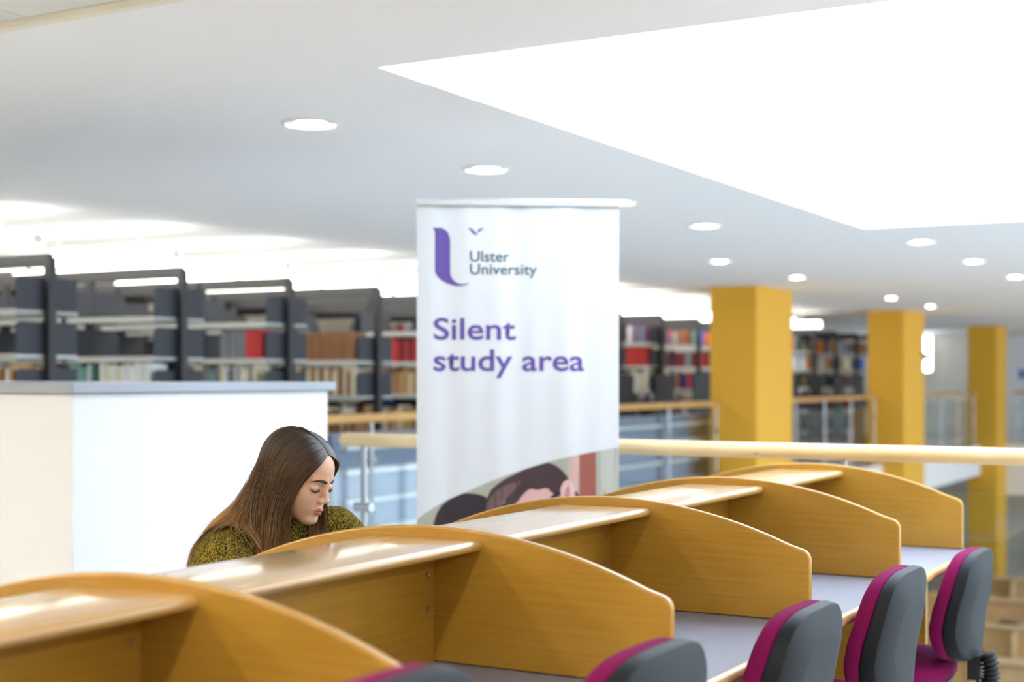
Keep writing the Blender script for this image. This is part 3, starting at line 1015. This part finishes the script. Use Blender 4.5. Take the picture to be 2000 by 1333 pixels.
# lettering
def lettering(name, text, x, y, size_px, m, offset=0.0, width_px=None):
    cu = bpy.data.curves.new(name, 'FONT')
    cu.body = text
    cu.size = 1
    cu.offset = offset
    cu.resolution_u = 6
    cu.fill_mode = 'FRONT'
    tmp = bpy.data.objects.new(name, cu)
    C.objects.link(tmp)
    dg = bpy.context.evaluated_depsgraph_get()
    me = bpy.data.meshes.new_from_object(tmp.evaluated_get(dg))
    bpy.data.objects.remove(tmp)
    xs_ = [v.co.x for v in me.vertices]
    w_ = max(xs_) - min(xs_)
    sx = (width_px / w_) if width_px else size_px
    x0 = min(xs_)
    for v in me.vertices:
        v.co = Vector(bp(x + (v.co.x - x0) * sx, y - v.co.y * size_px, 0.0016))
    me.materials.clear()
    me.materials.append(m)
    return link(name, me, sheet)


lettering('lettering', 'Ulster', 918.5, 491, 30, M['teal'], 0.006, 77)
lettering('lettering', 'University', 918.5, 516, 30, M['teal'], 0.006, 131)
lettering('lettering', 'Silent', 848, 643, 60, M['purple'], 0.012, 160)
lettering('lettering', 'study area', 848, 704, 60, M['purple'], 0.012, 295)
# the curled U and the small bird
U = openspline([(846, 425.6), (855, 426), (863.5, 426), (875, 434), (880, 449)], 6) + \
    openspline([(880, 512), (881, 519), (886.4, 527.5), (894.5, 533.4), (905, 535.2), (920, 532.3)], 6) + \
    openspline([(920, 532.3), (908, 537.4), (891.8, 538.6), (873, 533), (858, 523.4), (850.5, 511)], 6)[1:] + \
    openspline([(850.5, 440), (850, 433), (846, 425.6)], 5)[:-1]
flat('emblem', U, M['purple'], 0.0016)
flat('emblem', openspline([(914.5, 425.6), (923, 427.8), (928, 433.5), (931.5, 436), (932.6, 439), (926, 437.6), (921, 432)], 5), M['purple'], 0.0016)
flat('emblem', openspline([(946, 425.8), (936.4, 427.6), (933.2, 433.6), (938.5, 431.8)], 5), M['purple'], 0.0016)
# printed photograph at the foot of the banner: two people bent over their work
pm = lambda n_, *c: mat('print_' + n_, srgb(*c), 0.5)
arch = openspline([(815.5, 993), (858, 965), (910, 941), (978, 913), (1070, 883.5), (1131, 869.5), (1211.5, 855)], 8)
edge = lambda x: float(np.interp(x, [p[0] for p in arch], [p[1] for p in arch]))
BOT = 1345


def under(pts):
    """keep a printed shape below the curved edge of the white field"""
    return [(min(max(x, 816), 1211), max(y, edge(x) + 0.3)) for x, y in pts]


flat('photo_print', arch + [(1211.5, BOT), (815.5, BOT)], pm('wall', 162, 163, 150), 0.0006)
flat('photo_print', [(x, edge(x) + 0.3) for x in range(1112, 1134, 3)] + [(1134, BOT), (1112, BOT)], pm('pink_wall', 196, 160, 152), 0.0008)
flat('photo_print', [(x, edge(x) + 0.3) for x in range(1133, 1167, 3)] + [(1167, BOT), (1133, BOT)], pm('red_post', 150, 84, 72), 0.0010)
flat('photo_print', [(x, edge(x) + 0.3) for x in range(1176, 1212, 5)] + [(1211, BOT), (1176, BOT)], pm('grey_wall', 176, 178, 170), 0.0008)
flat('photo_print', under(spline([(838, 1060), (846, 1010), (856, 978), (878, 955), (905, 944), (935, 946), (955, 958), (962, 1000), (955, 1100), (860, 1120)])), pm('hair_left', 42, 33, 42), 0.0010)
flat('photo_print', under(spline([(960, 1080), (975, 1010), (985, 960), (1020, 925), (1080, 930), (1110, 960), (1135, 990), (1150, 1020), (1140, 1090), (1050, 1120)])), pm('skin', 206, 164, 162), 0.0012)
flat('photo_print', under(spline([(944, 998), (948, 970), (958, 940), (980, 920), (1012, 904), (1045, 890), (1066, 884), (1088, 891), (1106, 908), (1117, 928), (1104, 938), (1096, 948), (1080, 944), (1068, 935), (1050, 938), (1036, 936), (1020, 950), (1008, 970), (998, 990), (985, 1000), (970, 1012), (955, 1015)])), pm('hair_right', 62, 44, 50), 0.0014)
flat('photo_print', under(spline([(952, 965), (972, 938), (1000, 925), (1018, 922), (1004, 940), (985, 958), (975, 985), (958, 995)], 6)), pm('hair_sheen', 104, 80, 80), 0.0016)
flat('photo_print', under(spline([(1094, 950), (1100, 925), (1112, 918), (1122, 930), (1126, 952), (1118, 970), (1104, 966)])), pm('ear', 216, 176, 176), 0.0018)
flat('photo_print', under(spline([(1104, 948), (1108, 932), (1114, 934), (1114, 950), (1109, 958)])), pm('ear_inside', 176, 130, 134), 0.0020)
flat('photo_print', [(1046, 984), (1052, 980), (1072, 956), (1088, 941), (1096, 940), (1096, 950), (1086, 953), (1066, 972), (1056, 985)], pm('spectacle_arm', 36, 32, 36), 0.0020)
flat('photo_print', under(spline([(1126, 940), (1140, 962), (1152, 985), (1146, 990), (1132, 968), (1125, 955)])), pm('collar', 70, 46, 54), 0.0020)


# ------------------------------------------------------------------ the student
def surface_nets(f, lo, hi, h):
    lo = np.array(lo, float)
    n = np.ceil((np.array(hi) - lo) / h).astype(int) + 1
    ax = [lo[i] + h * np.arange(n[i]) for i in range(3)]
    P = np.stack(np.meshgrid(*ax, indexing='ij'), -1).reshape(-1, 3)
    V = np.concatenate([f(P[i:i + 400000]) for i in range(0, len(P), 400000)]).reshape(n)
    S = V < 0
    cx, cy, cz = n - 1
    acc = np.zeros((cx, cy, cz, 3))
    cnt = np.zeros((cx, cy, cz))
    corners = [(i, j, k) for i in (0, 1) for j in (0, 1) for k in (0, 1)]
    sl = lambda c: (slice(c[0], c[0] + cx), slice(c[1], c[1] + cy), slice(c[2], c[2] + cz))
    for a in corners:
        for d in range(3):
            if a[d]:
                continue
            b = list(a)
            b[d] = 1
            va, vb = V[sl(a)], V[sl(b)]
            m = (va < 0) != (vb < 0)
            t = np.where(m, va / np.where(m, va - vb, 1), 0)
            for q in range(3):
                acc[..., q] += m * (a[q] + (t if q == d else 0))
            cnt += m
    act = cnt > 0
    idx = -np.ones(act.shape, int)
    idx[act] = np.arange(act.sum())
    base = np.stack(np.nonzero(act), -1)
    verts = lo + h * (base + acc[act] / cnt[act][:, None])
    quads = []
    for d in range(3):
        o1, o2 = [(1, 2), (2, 0), (0, 1)][d]
        s0 = [slice(1, -1)] * 3
        s0[d] = slice(0, -1)
        s1 = list(s0)
        s1[d] = slice(1, None)
        A, B = S[tuple(s0)], S[tuple(s1)]
        e = np.stack(np.nonzero(A != B), -1)
        if not len(e):
            continue
        flip = A[tuple(e.T)]
        cell = e.copy()
        cell[:, o1] += 1
        cell[:, o2] += 1
        q = []
        for da, db in ((1, 1), (0, 1), (0, 0), (1, 0)):
            c2 = cell.copy()
            c2[:, o1] -= da
            c2[:, o2] -= db
            q.append(idx[tuple(c2.T)])
        q = np.stack(q, -1)
        q[~flip] = q[~flip][:, ::-1]
        quads.append(q)
    return verts, np.concatenate(quads)


def ell(p, c, r):
    r = np.array(r)
    q = (p - np.array(c)) / r
    k = np.linalg.norm(q, axis=1)
    k2 = np.linalg.norm(q / r, axis=1) + 1e-9
    return k * (k - 1) / k2


def cone(p, a, b, ra, rb):
    a, b = np.array(a, float), np.array(b, float)
    d = b - a
    t = np.clip(((p - a) @ d) / (d @ d), 0, 1)
    return np.linalg.norm(p - a - t[:, None] * d, axis=1) - (ra + (rb - ra) * t)


def smin(a, b, k):
    h = np.clip(0.5 + 0.5 * (b - a) / k, 0, 1)
    return b + (a - b) * h - k * h * (1 - h)


def smax(a, b, k):
    return -smin(-a, -b, k)


def sym(p):
    q = p.copy()
    q[:, 0] = np.abs(q[:, 0])
    return q


def skull(p):
    d = ell(p, (0, -0.014, 0.030), (0.073, 0.092, 0.086))
    d = smin(d, ell(p, (0, 0.022, 0.030), (0.062, 0.064, 0.062)), 0.02)
    return d


def lips(q):
    up = smin(cone(q, (0.004, 0.0925, -0.0615), (0.0225, 0.079, -0.0668), 0.0052, 0.0016), cone(q, (0, 0.0925, -0.0625), (0.004, 0.0925, -0.0615), 0.0045, 0.0052), 0.002)
    lo = cone(q, (0, 0.0905, -0.0722), (0.0205, 0.0785, -0.0690), 0.0066, 0.0018)
    return up, lo


def head_sdf(p):
    q = sym(p)
    q[:, 2] = np.where(q[:, 2] < 0, q[:, 2] * 1.055, q[:, 2])
    d = skull(q)
    d = smin(d, ell(q, (0, 0.022, -0.038), (0.0575, 0.060, 0.068)), 0.03)
    d = smin(d, cone(q, (0.048, -0.002, -0.050), (0.014, 0.062, -0.099), 0.018, 0.0145), 0.028)     # jaw
    d = smin(d, ell(q, (0, 0.072, -0.099), (0.019, 0.0155, 0.0135)), 0.018)                          # chin
    d = smin(d, ell(q, (0.040, 0.050, -0.026), (0.021, 0.022, 0.020)), 0.022)                        # cheekbone
    d = smin(d, ell(q, (0.036, 0.040, -0.054), (0.024, 0.024, 0.026)), 0.030)                        # cheek
    d = smin(d, ell(q, (0, 0.066, -0.062), (0.028, 0.022, 0.022)), 0.018)                            # muzzle
    d = smax(d, -ell(q, (0.0325, 0.0985, -0.002), (0.0205, 0.0195, 0.0135)), 0.014)                  # socket
    d = smin(d, cone(q, (0.010, 0.0795, 0.0195), (0.043, 0.0635, 0.0205), 0.0075, 0.006), 0.014)     # brow
    d = smin(d, cone(q, (0, 0.0835, 0.010), (0, 0.0990, -0.028), 0.0056, 0.0068), 0.012)             # nose bridge
    d = smin(d, ell(q, (0, 0.0998, -0.0325), (0.0088, 0.0085, 0.0076)), 0.006)                       # tip
    d = smin(d, ell(q, (0.0112, 0.0910, -0.0362), (0.0062, 0.0088, 0.0066)), 0.006)                  # wing
    d = smax(d, -ell(q, (0.0058, 0.0945, -0.0420), (0.0032, 0.0050, 0.0036)), 0.003)                 # nostril
    d = smin(d, ell(q, (0.0325, 0.0662, -0.0020), (0.0185, 0.0145, 0.0125)), 0.0045)                 # lid over the eye
    d = smax(d, -cone(q, (0.020, 0.0820, 0.0072), (0.044, 0.0735, 0.0062), 0.0012, 0.0012), 0.003)   # lid crease
    up, lo = lips(q)
    d = smin(d, up, 0.0035)
    d = smin(d, lo, 0.0035)
    d = smax(d, -cone(q, (0, 0.0985, -0.0668), (0.021, 0.0835, -0.0678), 0.0012, 0.0008), 0.002)     # line of the mouth
    d = smin(d, ell(q, (0.074, -0.012, -0.014), (0.008, 0.017, 0.028)), 0.008)                       # ear
    d = smin(d, cone(q, (0, -0.022, -0.07), (0, -0.050, -0.20), 0.050, 0.054), 0.025)                # neck
    return d


HC = np.array([0.0, 0.002, 1.102])
HS_ = 0.945
HPITCH = math.radians(20)
HYAW = math.radians(4)
HROLL = math.radians(-2)
RM = np.array(Matrix.Rotation(HYAW, 3, 'Z') @ Matrix.Rotation(-HPITCH, 3, 'X') @ Matrix.Rotation(HROLL, 3, 'Y'))
to_body = lambda p: (p * HS_) @ RM.T + HC
to_head = lambda p: ((p - HC) @ RM) / HS_


SHR, SHL = np.array([0.160, -0.105, 0.898]), np.array([-0.172, -0.020, 0.942])
ELR, ELL = np.array([0.250, 0.090, 0.813]), np.array([-0.250, 0.150, 0.813])
WRR, WRL = np.array([0.085, 0.285, 0.797]), np.array([-0.085, 0.285, 0.797])


def sweater_sdf(p):
    w = p * np.array([0.78, 1, 1])
    q = sym(p)
    d = cone(w, (0, -0.30, 0.53), (0, -0.27, 0.70), 0.125, 0.115)
    d = smin(d, cone(w, (0, -0.27, 0.70), (0, -0.185, 0.86), 0.115, 0.120), 0.04)
    d = smin(d, ell(q, (0.065, -0.105, 0.82), (0.065, 0.06, 0.06)), 0.05)
    for sh_, el_, wr_ in ((SHR, ELR, WRR), (SHL, ELL, WRL)):
        d = smin(d, cone(p, (0, -0.125, 0.945), sh_, 0.068, 0.060), 0.05)
        d = smin(d, cone(p, sh_, el_, 0.060, 0.050), 0.045)
        d = smin(d, cone(p, el_, wr_, 0.050, 0.036), 0.03)
    neck = cone(p, (0, -0.120, 0.965), (0, -0.056, 1.030), 0.064, 0.057)
    return smin(d, neck, 0.03)


def to_mesh(name, verts, quads, m, parent, col=None, smooth=True):
    me = bpy.data.meshes.new(name)
    me.vertices.add(len(verts))
    me.vertices.foreach_set('co', np.asarray(verts, dtype=np.float32).ravel())
    nq = quads.shape[1]
    me.loops.add(quads.size)
    me.polygons.add(len(quads))
    me.polygons.foreach_set('loop_start', np.arange(0, quads.size, nq, dtype=np.int32))
    me.loops.foreach_set('vertex_index', quads.astype(np.int32).ravel())
    me.update(calc_edges=True)
    me.validate()
    if smooth:
        me.polygons.foreach_set('use_smooth', np.ones(len(me.polygons), dtype=bool))
    if col is not None:
        a = me.color_attributes.new('tint', 'FLOAT_COLOR', 'POINT')
        a.data.foreach_set('color', np.asarray(col, dtype=np.float32).ravel())
    me.materials.append(m)
    return link(name, me, parent)


def tint_mat(name, rough, spec=0.4, sss=0.0):
    m = mat(name, (0.8, 0.8, 0.8, 1), rough, spec=spec)
    nt = m.node_tree
    p = nt.nodes['Principled BSDF']
    a = nt.nodes.new('ShaderNodeAttribute')
    a.attribute_name = 'tint'
    nt.links.new(a.outputs['Color'], p.inputs['Base Color'])
    if sss:
        p.inputs['Subsurface Weight'].default_value = sss
        p.inputs['Subsurface Radius'].default_value = (0.010, 0.004, 0.002)
        p.inputs['Subsurface Scale'].default_value = 0.6
    return m


M['skin'] = tint_mat('skin', 0.42, 0.4, 0.35)
M['hair'] = tint_mat('brown_hair', 0.31, 0.5)
M['brow'] = mat('dark_brow_hair', srgb(52, 36, 28), 0.6)
M['jeans'] = mat('dark_blue_denim', srgb(40, 48, 70), 0.85, bump=0.4, bscale=900)
# flecked yellow and black knit
kn = mat('mustard_black_knit', srgb(170, 150, 50), 0.95, spec=0.1)
nt = kn.node_tree
p_ = nt.nodes['Principled BSDF']
tc = nt.nodes.new('ShaderNodeTexCoord')
vo = nt.nodes.new('ShaderNodeTexVoronoi')
vo.inputs['Scale'].default_value = 480
mp_ = nt.nodes.new('ShaderNodeMapping')
mp_.inputs['Scale'].default_value = (1.0, 1.0, 0.62)
nt.links.new(tc.outputs['Object'], mp_.inputs['Vector'])
nt.links.new(mp_.outputs['Vector'], vo.inputs['Vector'])
sepc = nt.nodes.new('ShaderNodeSeparateColor')
nt.links.new(vo.outputs['Color'], sepc.inputs[0])
rp = nt.nodes.new('ShaderNodeValToRGB')
rp.color_ramp.interpolation = 'LINEAR'
e = rp.color_ramp.elements
e[0].position = 0.25
e[0].color = srgb(44, 42, 26)
e[1].position = 0.85
e[1].color = srgb(166, 142, 48)
mid = rp.color_ramp.elements.new(0.5)
mid.color = srgb(112, 100, 40)
nt.links.new(sepc.outputs[0], rp.inputs['Fac'])
nt.links.new(rp.outputs['Color'], p_.inputs['Base Color'])
bu = nt.nodes.new('ShaderNodeBump')
bu.inputs['Strength'].default_value = 0.9
bu.inputs['Distance'].default_value = 0.003
bu.invert = True
nt.links.new(vo.outputs['Distance'], bu.inputs['Height'])
nt.links.new(bu.outputs['Normal'], p_.inputs['Normal'])
M['knit'] = kn

person = thing('person', 'person with long brown hair in a mustard knitted sweater, head bent over the desk', 'person', (-2.245, 2.866, 0), -PI / 2)

# --- body: head, neck, arms, hands and legs in one mesh
skin_c = np.array(srgb(232, 188, 160)[:3])
lip_c = np.array(srgb(206, 130, 122)[:3])
blush_c = np.array(srgb(222, 150, 130)[:3])
hair_root = np.array(srgb(60, 43, 33)[:3])


def finger_chain(root, d, side, ln, curl):
    pts = [np.array(root, float)]
    dirv = np.array(d, float)
    for i, l in enumerate(ln):
        a = curl[i]
        dirv = np.array([dirv[0], dirv[1] * math.cos(a) + dirv[2] * math.sin(a), -dirv[1] * math.sin(a) + dirv[2] * math.cos(a)])
        pts.append(pts[-1] + dirv / np.linalg.norm(dirv) * l)
    return pts


def hand_segs(s):
    """a relaxed hand resting on the desk: palm, four unequal bent fingers, thumb from the side of the palm"""
    w = np.array([s * 0.072, 0.300, 0.797])
    segs = [(w + (0, -0.03, 0), w, 0.026, 0.025)]
    k = w + np.array([-s * 0.028, 0.078, -0.008])
    for i, (off, ln) in enumerate([(0.030, (0.042, 0.026, 0.020)), (0.010, (0.046, 0.029, 0.021)), (-0.010, (0.043, 0.027, 0.020)), (-0.029, (0.033, 0.021, 0.018))]):
        root = k + np.array([-s * off, -abs(off) * 0.2, 0])
        segs.append((w + np.array([-s * off * 0.5, 0.008, 0]), root, 0.015, 0.0115))
        ch_ = finger_chain(root, (-s * (0.28 + off * 3), 0.95, 0.12), s, ln, (0.25, 0.35, 0.3))
        for a_, b_, r_ in zip(ch_[:-1], ch_[1:], (0.0092, 0.0082, 0.0072)):
            segs.append((a_, b_, r_, r_ * 0.92))
    r0 = w + np.array([-s * 0.022, 0.022, -0.004])
    r1 = r0 + np.array([-s * 0.034, 0.022, -0.006])
    r2 = r1 + np.array([-s * 0.014, 0.030, -0.003])
    segs += [(r0, r1, 0.014, 0.0105), (r1, r2, 0.0102, 0.0085)]
    return segs


HS = hand_segs(1) + hand_segs(-1)


def hands_sdf(p):
    d = np.full(len(p), 1.0)
    for a_, b_, ra, rb in HS:
        d = smin(d, cone(p, a_, b_, ra, rb), 0.006)
    return d


def under_sdf(p):
    """trunk, arms and legs below the clothes"""
    q = sym(p)
    d = sweater_sdf(p) + 0.010
    d = smin(d, cone(q, (0.09, -0.28, 0.555), (0.11, 0.13, 0.545), 0.066, 0.052), 0.04)
    d = smin(d, cone(q, (0.11, 0.13, 0.545), (0.11, 0.10, 0.09), 0.050, 0.036), 0.03)
    d = smin(d, cone(q, (0.11, 0.085, 0.055), (0.115, 0.24, 0.035), 0.034, 0.026), 0.03)
    return d


hv, hq = surface_nets(head_sdf, (-0.09, -0.13, -0.21), (0.09, 0.13, 0.13), 0.0020)
hs2 = sym(hv)
hs2[:, 2] = np.where(hs2[:, 2] < 0, hs2[:, 2] * 1.055, hs2[:, 2])
up_, lo_ = lips(hs2)
col = np.tile(skin_c, (len(hv), 1))
lm = np.clip((0.0016 - np.minimum(up_, lo_)) / 0.0016, 0, 1)[:, None] * (hv[:, 1:2] > 0.06)
ck = np.exp(-(((np.abs(hv[:, 0]) - 0.042) / 0.02) ** 2 + ((hv[:, 2] + 0.036) / 0.02) ** 2))[:, None] * (hv[:, 1:2] > 0)
col = col * (1 - 0.14 * ck) + blush_c * 0.14 * ck
col = col * (1 - lm) + lip_c * lm
line = 0.063 - 0.9 * np.clip(np.abs(hv[:, 0]) - 0.03, 0, 1)          # hairline height at the front
sc_ = ((hv[:, 2] > line + 0.02) | ((hv[:, 1] < 0.022) & (hv[:, 2] > -0.06)) | ((hv[:, 1] < -0.03)))[:, None] & (hv[:, 2:3] > -0.09)
col = np.where(sc_, hair_root, col)
hw = to_body(hv)
bv, bq = surface_nets(under_sdf, (-0.34, -0.46, 0.0), (0.34, 0.37, 1.06), 0.011)
gv, gq = surface_nets(hands_sdf, (-0.16, 0.25, 0.74), (0.16, 0.47, 0.85), 0.003)
dz_ = 0.7585 - gv[:, 2].min()
gv[:, 2] += max(0, dz_)
allv = np.concatenate([hw, bv, gv])
allq = np.concatenate([hq, bq + len(hw), gq + len(hw) + len(bv)])
allc = np.concatenate([col, np.tile(skin_c, (len(bv) + len(gv), 1))])
to_mesh('body', allv, allq, M['skin'], person, np.c_[allc, np.ones(len(allc))])

# --- clothes
sv, sq = surface_nets(lambda p: smax(smax(sweater_sdf(p), -((p @ np.array([0, 0.72, 0.69])) - 0) + -9, 0.001), -(p[:, 2] - 0.56), 0.01), (-0.36, -0.46, 0.50), (0.36, 0.37, 1.12), 0.0075)
to_mesh('sweater', sv, sq, M['knit'], person)


def trousers_sdf(p):
    q = sym(p)
    w = p * np.array([0.78, 1, 1])
    d = cone(w, (0, -0.30, 0.55), (0, -0.285, 0.62), 0.120, 0.112)
    d = smin(d, cone(q, (0.09, -0.28, 0.565), (0.11, 0.13, 0.555), 0.080, 0.064), 0.04)
    d = smin(d, cone(q, (0.11, 0.13, 0.555), (0.11, 0.10, 0.10), 0.062, 0.048), 0.03)
    return smax(d, -(p[:, 2] - 0.10), 0.005)


tv, tq = surface_nets(trousers_sdf, (-0.3, -0.46, 0.05), (0.3, 0.26, 0.76), 0.010)
to_mesh('trousers', tv, tq, M['jeans'], person)


def shoe_sdf(p):
    q = sym(p)
    d = smin(cone(q, (0.11, 0.07, 0.045), (0.115, 0.25, 0.036), 0.044, 0.034), cone(q, (0.11, 0.085, 0.06), (0.11, 0.09, 0.115), 0.044, 0.046), 0.02)
    return smax(d, -(p[:, 2] - 0.002), 0.004)


fv, fq = surface_nets(shoe_sdf, (-0.2, 0.0, -0.01), (0.2, 0.31, 0.18), 0.008)
for s in (-1, 1):
    keep = (fv[fq][:, :, 0] * s > 0).all(1)
    us, inv = np.unique(fq[keep], return_inverse=True)
    to_mesh('shoe', fv[us], inv.reshape(-1, 4), M['black'], person)


# --- brows and lashes laid on the face
def on_face(x, z, out=0.0005):
    y = np.linspace(0.125, 0.03, 400)
    pts = np.c_[np.full(400, x), y, np.full(400, z)]
    d = head_sdf(pts)
    i = int(np.argmax(d < 0))
    return (x, y[i] + out, z)


for s in (1, -1):
    mb = MB()
    pts, rr = [], []
    for u in np.linspace(0, 1, 14):
        x = 0.0105 + 0.0405 * u
        z = 0.0180 + 0.0045 * math.sin(PI * min(1, u * 0.85)) - 0.0055 * u * u
        pts.append(tuple(to_body(np.array([on_face(s * x, z, 0.0002)]))[0]))
        rr.append(0.0040 * (1 - 0.80 * u ** 1.6) * (0.7 + 0.3 * min(1, u * 6)))
    mb.tube(pts, rr, 8)
    mb.build('eyebrow', M['brow'], person, smooth='all')
    mb = MB()
    pts, rr = [], []
    for u in np.linspace(0, 1, 16):
        x = 0.0170 + 0.0315 * u
        z = -0.0040 - 0.0052 * math.sin(PI * u) ** 0.8 - 0.001 * u
        f_ = np.array(on_face(s * x, z, 0.0003))
        pts.append(f_)
        rr.append(0.0004 + 0.0013 * math.sin(PI * min(1, 0.15 + u * 0.8)))
    mb.tube([tuple(q) for q in to_body(np.array(pts))], rr, 6)
    for i in range(1, 16):
        for e_ in (0.0, 0.5):
            a_ = pts[i] * (1 - e_) + pts[i - 1] * e_
            u = (i - e_) / 15
            tip = a_ + np.array([s * 0.006 * (u - 0.25), 0.0062, -0.0042])
            midp = (a_ + tip) / 2 + np.array([0, 0.0002, -0.0010])
            mb.tube([tuple(q) for q in to_body(np.array([a_, midp, tip]))], [0.0004, 0.0003, 0.0001], 4)
    mb.build('eyelashes', M['brow'], person)

# --- hair: strands combed from a parting, then hanging under their own weight
rg = np.random.default_rng(3)


def grad(f, p, e=0.001):
    g = np.stack([f(p + np.eye(3)[i] * e) - f(p - np.eye(3)[i] * e) for i in range(3)], -1)
    return g / (np.linalg.norm(g, axis=1, keepdims=True) + 1e-9)


body_d = lambda p: np.minimum(head_sdf(to_head(p)), sweater_sdf(p))


def comb(side, n, s_lo=0.0, s_hi=1.0, whorl=False):
    s = rg.uniform(s_lo, s_hi, n)
    lay = rg.uniform(0.0, 1.0, n) ** 0.8
    if whorl:                                           # top layer fanning out from the crown
        wps = rg.uniform(-98, -4, n)
        lay = (0.75 + 0.25 * lay) * (0.1 + 0.9 * np.clip((-wps - 4) / 60, 0, 1))
    h = 0.0055 + (0.0115 + 0.006 * s) * lay
    c = np.array([0, -0.014, 0.030])
    r = np.array([0.073, 0.092, 0.086])
    phi = np.radians(38 + 118 * s + rg.normal(0, 7, n) * (s > 0.7))
    if whorl:
        phi = np.radians(108 + rg.normal(0, 7, n))
    A = np.c_[side * (0.03 + 0.05 * lay), np.cos(phi) * 1.0, np.sin(phi)]
    A /= np.linalg.norm(A, axis=1, keepdims=True)
    psi = np.radians(31 - 6 * lay - 116 * s ** 0.85 + rg.normal(0, 4, n) * (s > 0.15))
    if whorl:
        psi = np.radians(wps)
    el = -0.26 + 0.26 * np.clip(s / 0.35, 0, 1) + 0.10 * s + rg.normal(0, 0.05, n) * (s > 0.1)
    B = np.c_[side * np.cos(psi) * np.cos(el), np.sin(psi) * np.cos(el), np.sin(el)]
    B /= np.linalg.norm(B, axis=1, keepdims=True)
    om = np.arccos(np.clip((A * B).sum(1), -1, 1))[:, None]
    path = []
    K = 14
    for i in range(K + 1):
        u = i / K
        q = (np.sin((1 - u) * om) * A + np.sin(u * om) * B) / np.sin(om)
        lift = 0.06 + 0.94 * min(1, u * 2.4)
        pt = c + q * (r + (h * lift)[:, None])
        # the forehead widens the base shape: keep off the face itself
        d = head_sdf(pt)
        g = grad(head_sdf, pt)
        pt = pt + g * np.clip(h * lift - d, 0, 0.02)[:, None]
        path.append(to_body(pt))
    p = path[-1]
    v = p - path[-2]
    v /= np.linalg.norm(v, axis=1, keepdims=True)
    L = rg.uniform(0.36, 0.47, n) * np.where(s > 0.72, 0.62, 1.0) * (1.0 if side > 0 else 0.75)
    st = L / 30
    wob = rg.normal(0, 1, (n, 3)) * np.array([0.035, 0.035, 0]) * (1.0 if side > 0 else 0.5)
    gdir = np.array([0, 0, -1.0]) + wob
    tx = side * (0.088 - 0.02 * s + rg.normal(0, 0.010, n))
    ty = 0.030 - 0.200 * s ** 1.2 + rg.normal(0, 0.012, n)
    stray = (rg.uniform(0, 1, n) < 0.04) & (side > 0)
    tx = np.where(stray, tx + side * 0.05, tx)
    for i in range(30):
        aim = np.c_[tx - p[:, 0], ty - p[:, 1], np.zeros(n)]
        v = v * 0.62 + (gdir + np.clip(aim * 5.0, -0.55, 0.55)) * 0.38
        v /= np.linalg.norm(v, axis=1, keepdims=True)
        p = p + v * st[:, None]
        d = body_d(p)
        m = d < h
        if m.any():
            g = grad(body_d, p[m])
            p[m] = p[m] + g * (h[m] - d[m])[:, None]
            v[m] = v[m] - g * np.minimum(0, (v[m] * g).sum(1))[:, None]
        path.append(p.copy())
    return np.stack(path, 1), h, s


c_root = np.array(srgb(52, 37, 29)[:3])
c_mid = np.array(srgb(104, 76, 50)[:3])
c_tip = np.array(srgb(206, 158, 102)[:3])
V_, F_, T_ = [], [], []
off = 0
for side, n, lo_s in ((1, 3400, 0.0), (-1, 2600, 0.0), (1, 1300, 0.6), (-1, 700, 0.6)):
    pth, h, s = comb(side, n, lo_s, 1.0, lo_s > 0)
    for it in range(90):
        pth[:, 5:-1] = 0.25 * pth[:, 4:-2] + 0.5 * pth[:, 5:-1] + 0.25 * pth[:, 6:]
        if it == 89:
            fl = pth.reshape(-1, 3)
            hh = (h[:, None] * (0.06 + 0.94 * np.clip(np.arange(pth.shape[1]) / 14 * 2.4, 0, 1))[None]).reshape(-1)
            dd = body_d(fl)
            mm = dd < hh
            fl[mm] += grad(body_d, fl[mm]) * (hh[mm] - dd[mm])[:, None]
            pth = fl.reshape(pth.shape)
    for it in range(6):
        pth[:, 2:-1] = 0.25 * pth[:, 1:-2] + 0.5 * pth[:, 2:-1] + 0.25 * pth[:, 3:]
    n, m, _ = pth.shape
    # gather neighbouring strands into loose locks
    tang = np.gradient(pth, axis=1)
    tang /= np.linalg.norm(tang, axis=2, keepdims=True) + 1e-9
    ref = pth - HC + np.array([side * 0.03, 0.03, 0.0])              # outward from the head's axis: turns smoothly along a strand
    ref[..., 2] = np.maximum(ref[..., 2], 0)
    a = np.cross(tang, ref)
    a /= np.linalg.norm(a, axis=2, keepdims=True) + 1e-9
    b_ = np.cross(tang, a)
    u = np.linspace(0, 1, m)
    rad = (0.00095 * rg.uniform(0.7, 1.25, n))[:, None] * (1 - 0.65 * u ** 3)
    ring = [pth + rad[..., None] * (a * math.cos(t_) + b_ * math.sin(t_)) for t_ in (0, 2 * PI / 3, 4 * PI / 3)]
    vv = np.stack(ring, 2).reshape(-1, 3)
    i0 = (np.arange(n)[:, None] * m + np.arange(m - 1)[None]) * 3
    i0 = i0.reshape(-1)
    for q in range(3):
        q2 = (q + 1) % 3
        F_.append(np.stack([i0 + q, i0 + q2, i0 + 3 + q2, i0 + 3 + q], -1) + off)
    bri = rg.normal(1, 0.27, n)[:, None, None]
    warm = rg.uniform(0, 1, n)[:, None, None]
    ux = u[None, :, None]
    cc = np.where(ux < 0.45, c_root + (c_mid - c_root) * (ux / 0.45), c_mid + (c_tip - c_mid) * ((ux - 0.45) / 0.55) * (0.55 + 0.45 * warm))
    cc = np.clip(cc * np.clip(bri, 0.4, 1.8), 0.004, 1)
    T_.append(np.repeat(cc[:, :, None, :], 3, 2).reshape(-1, 3))
    V_.append(vv)
    off += len(vv)
Vh = np.concatenate(V_)
Th = np.concatenate(T_)
hair = to_mesh('hair', Vh, np.concatenate(F_), M['hair'], person, np.c_[Th, np.ones(len(Th))])
hair['label'] = 'long straight brown hair, lighter towards the tips'
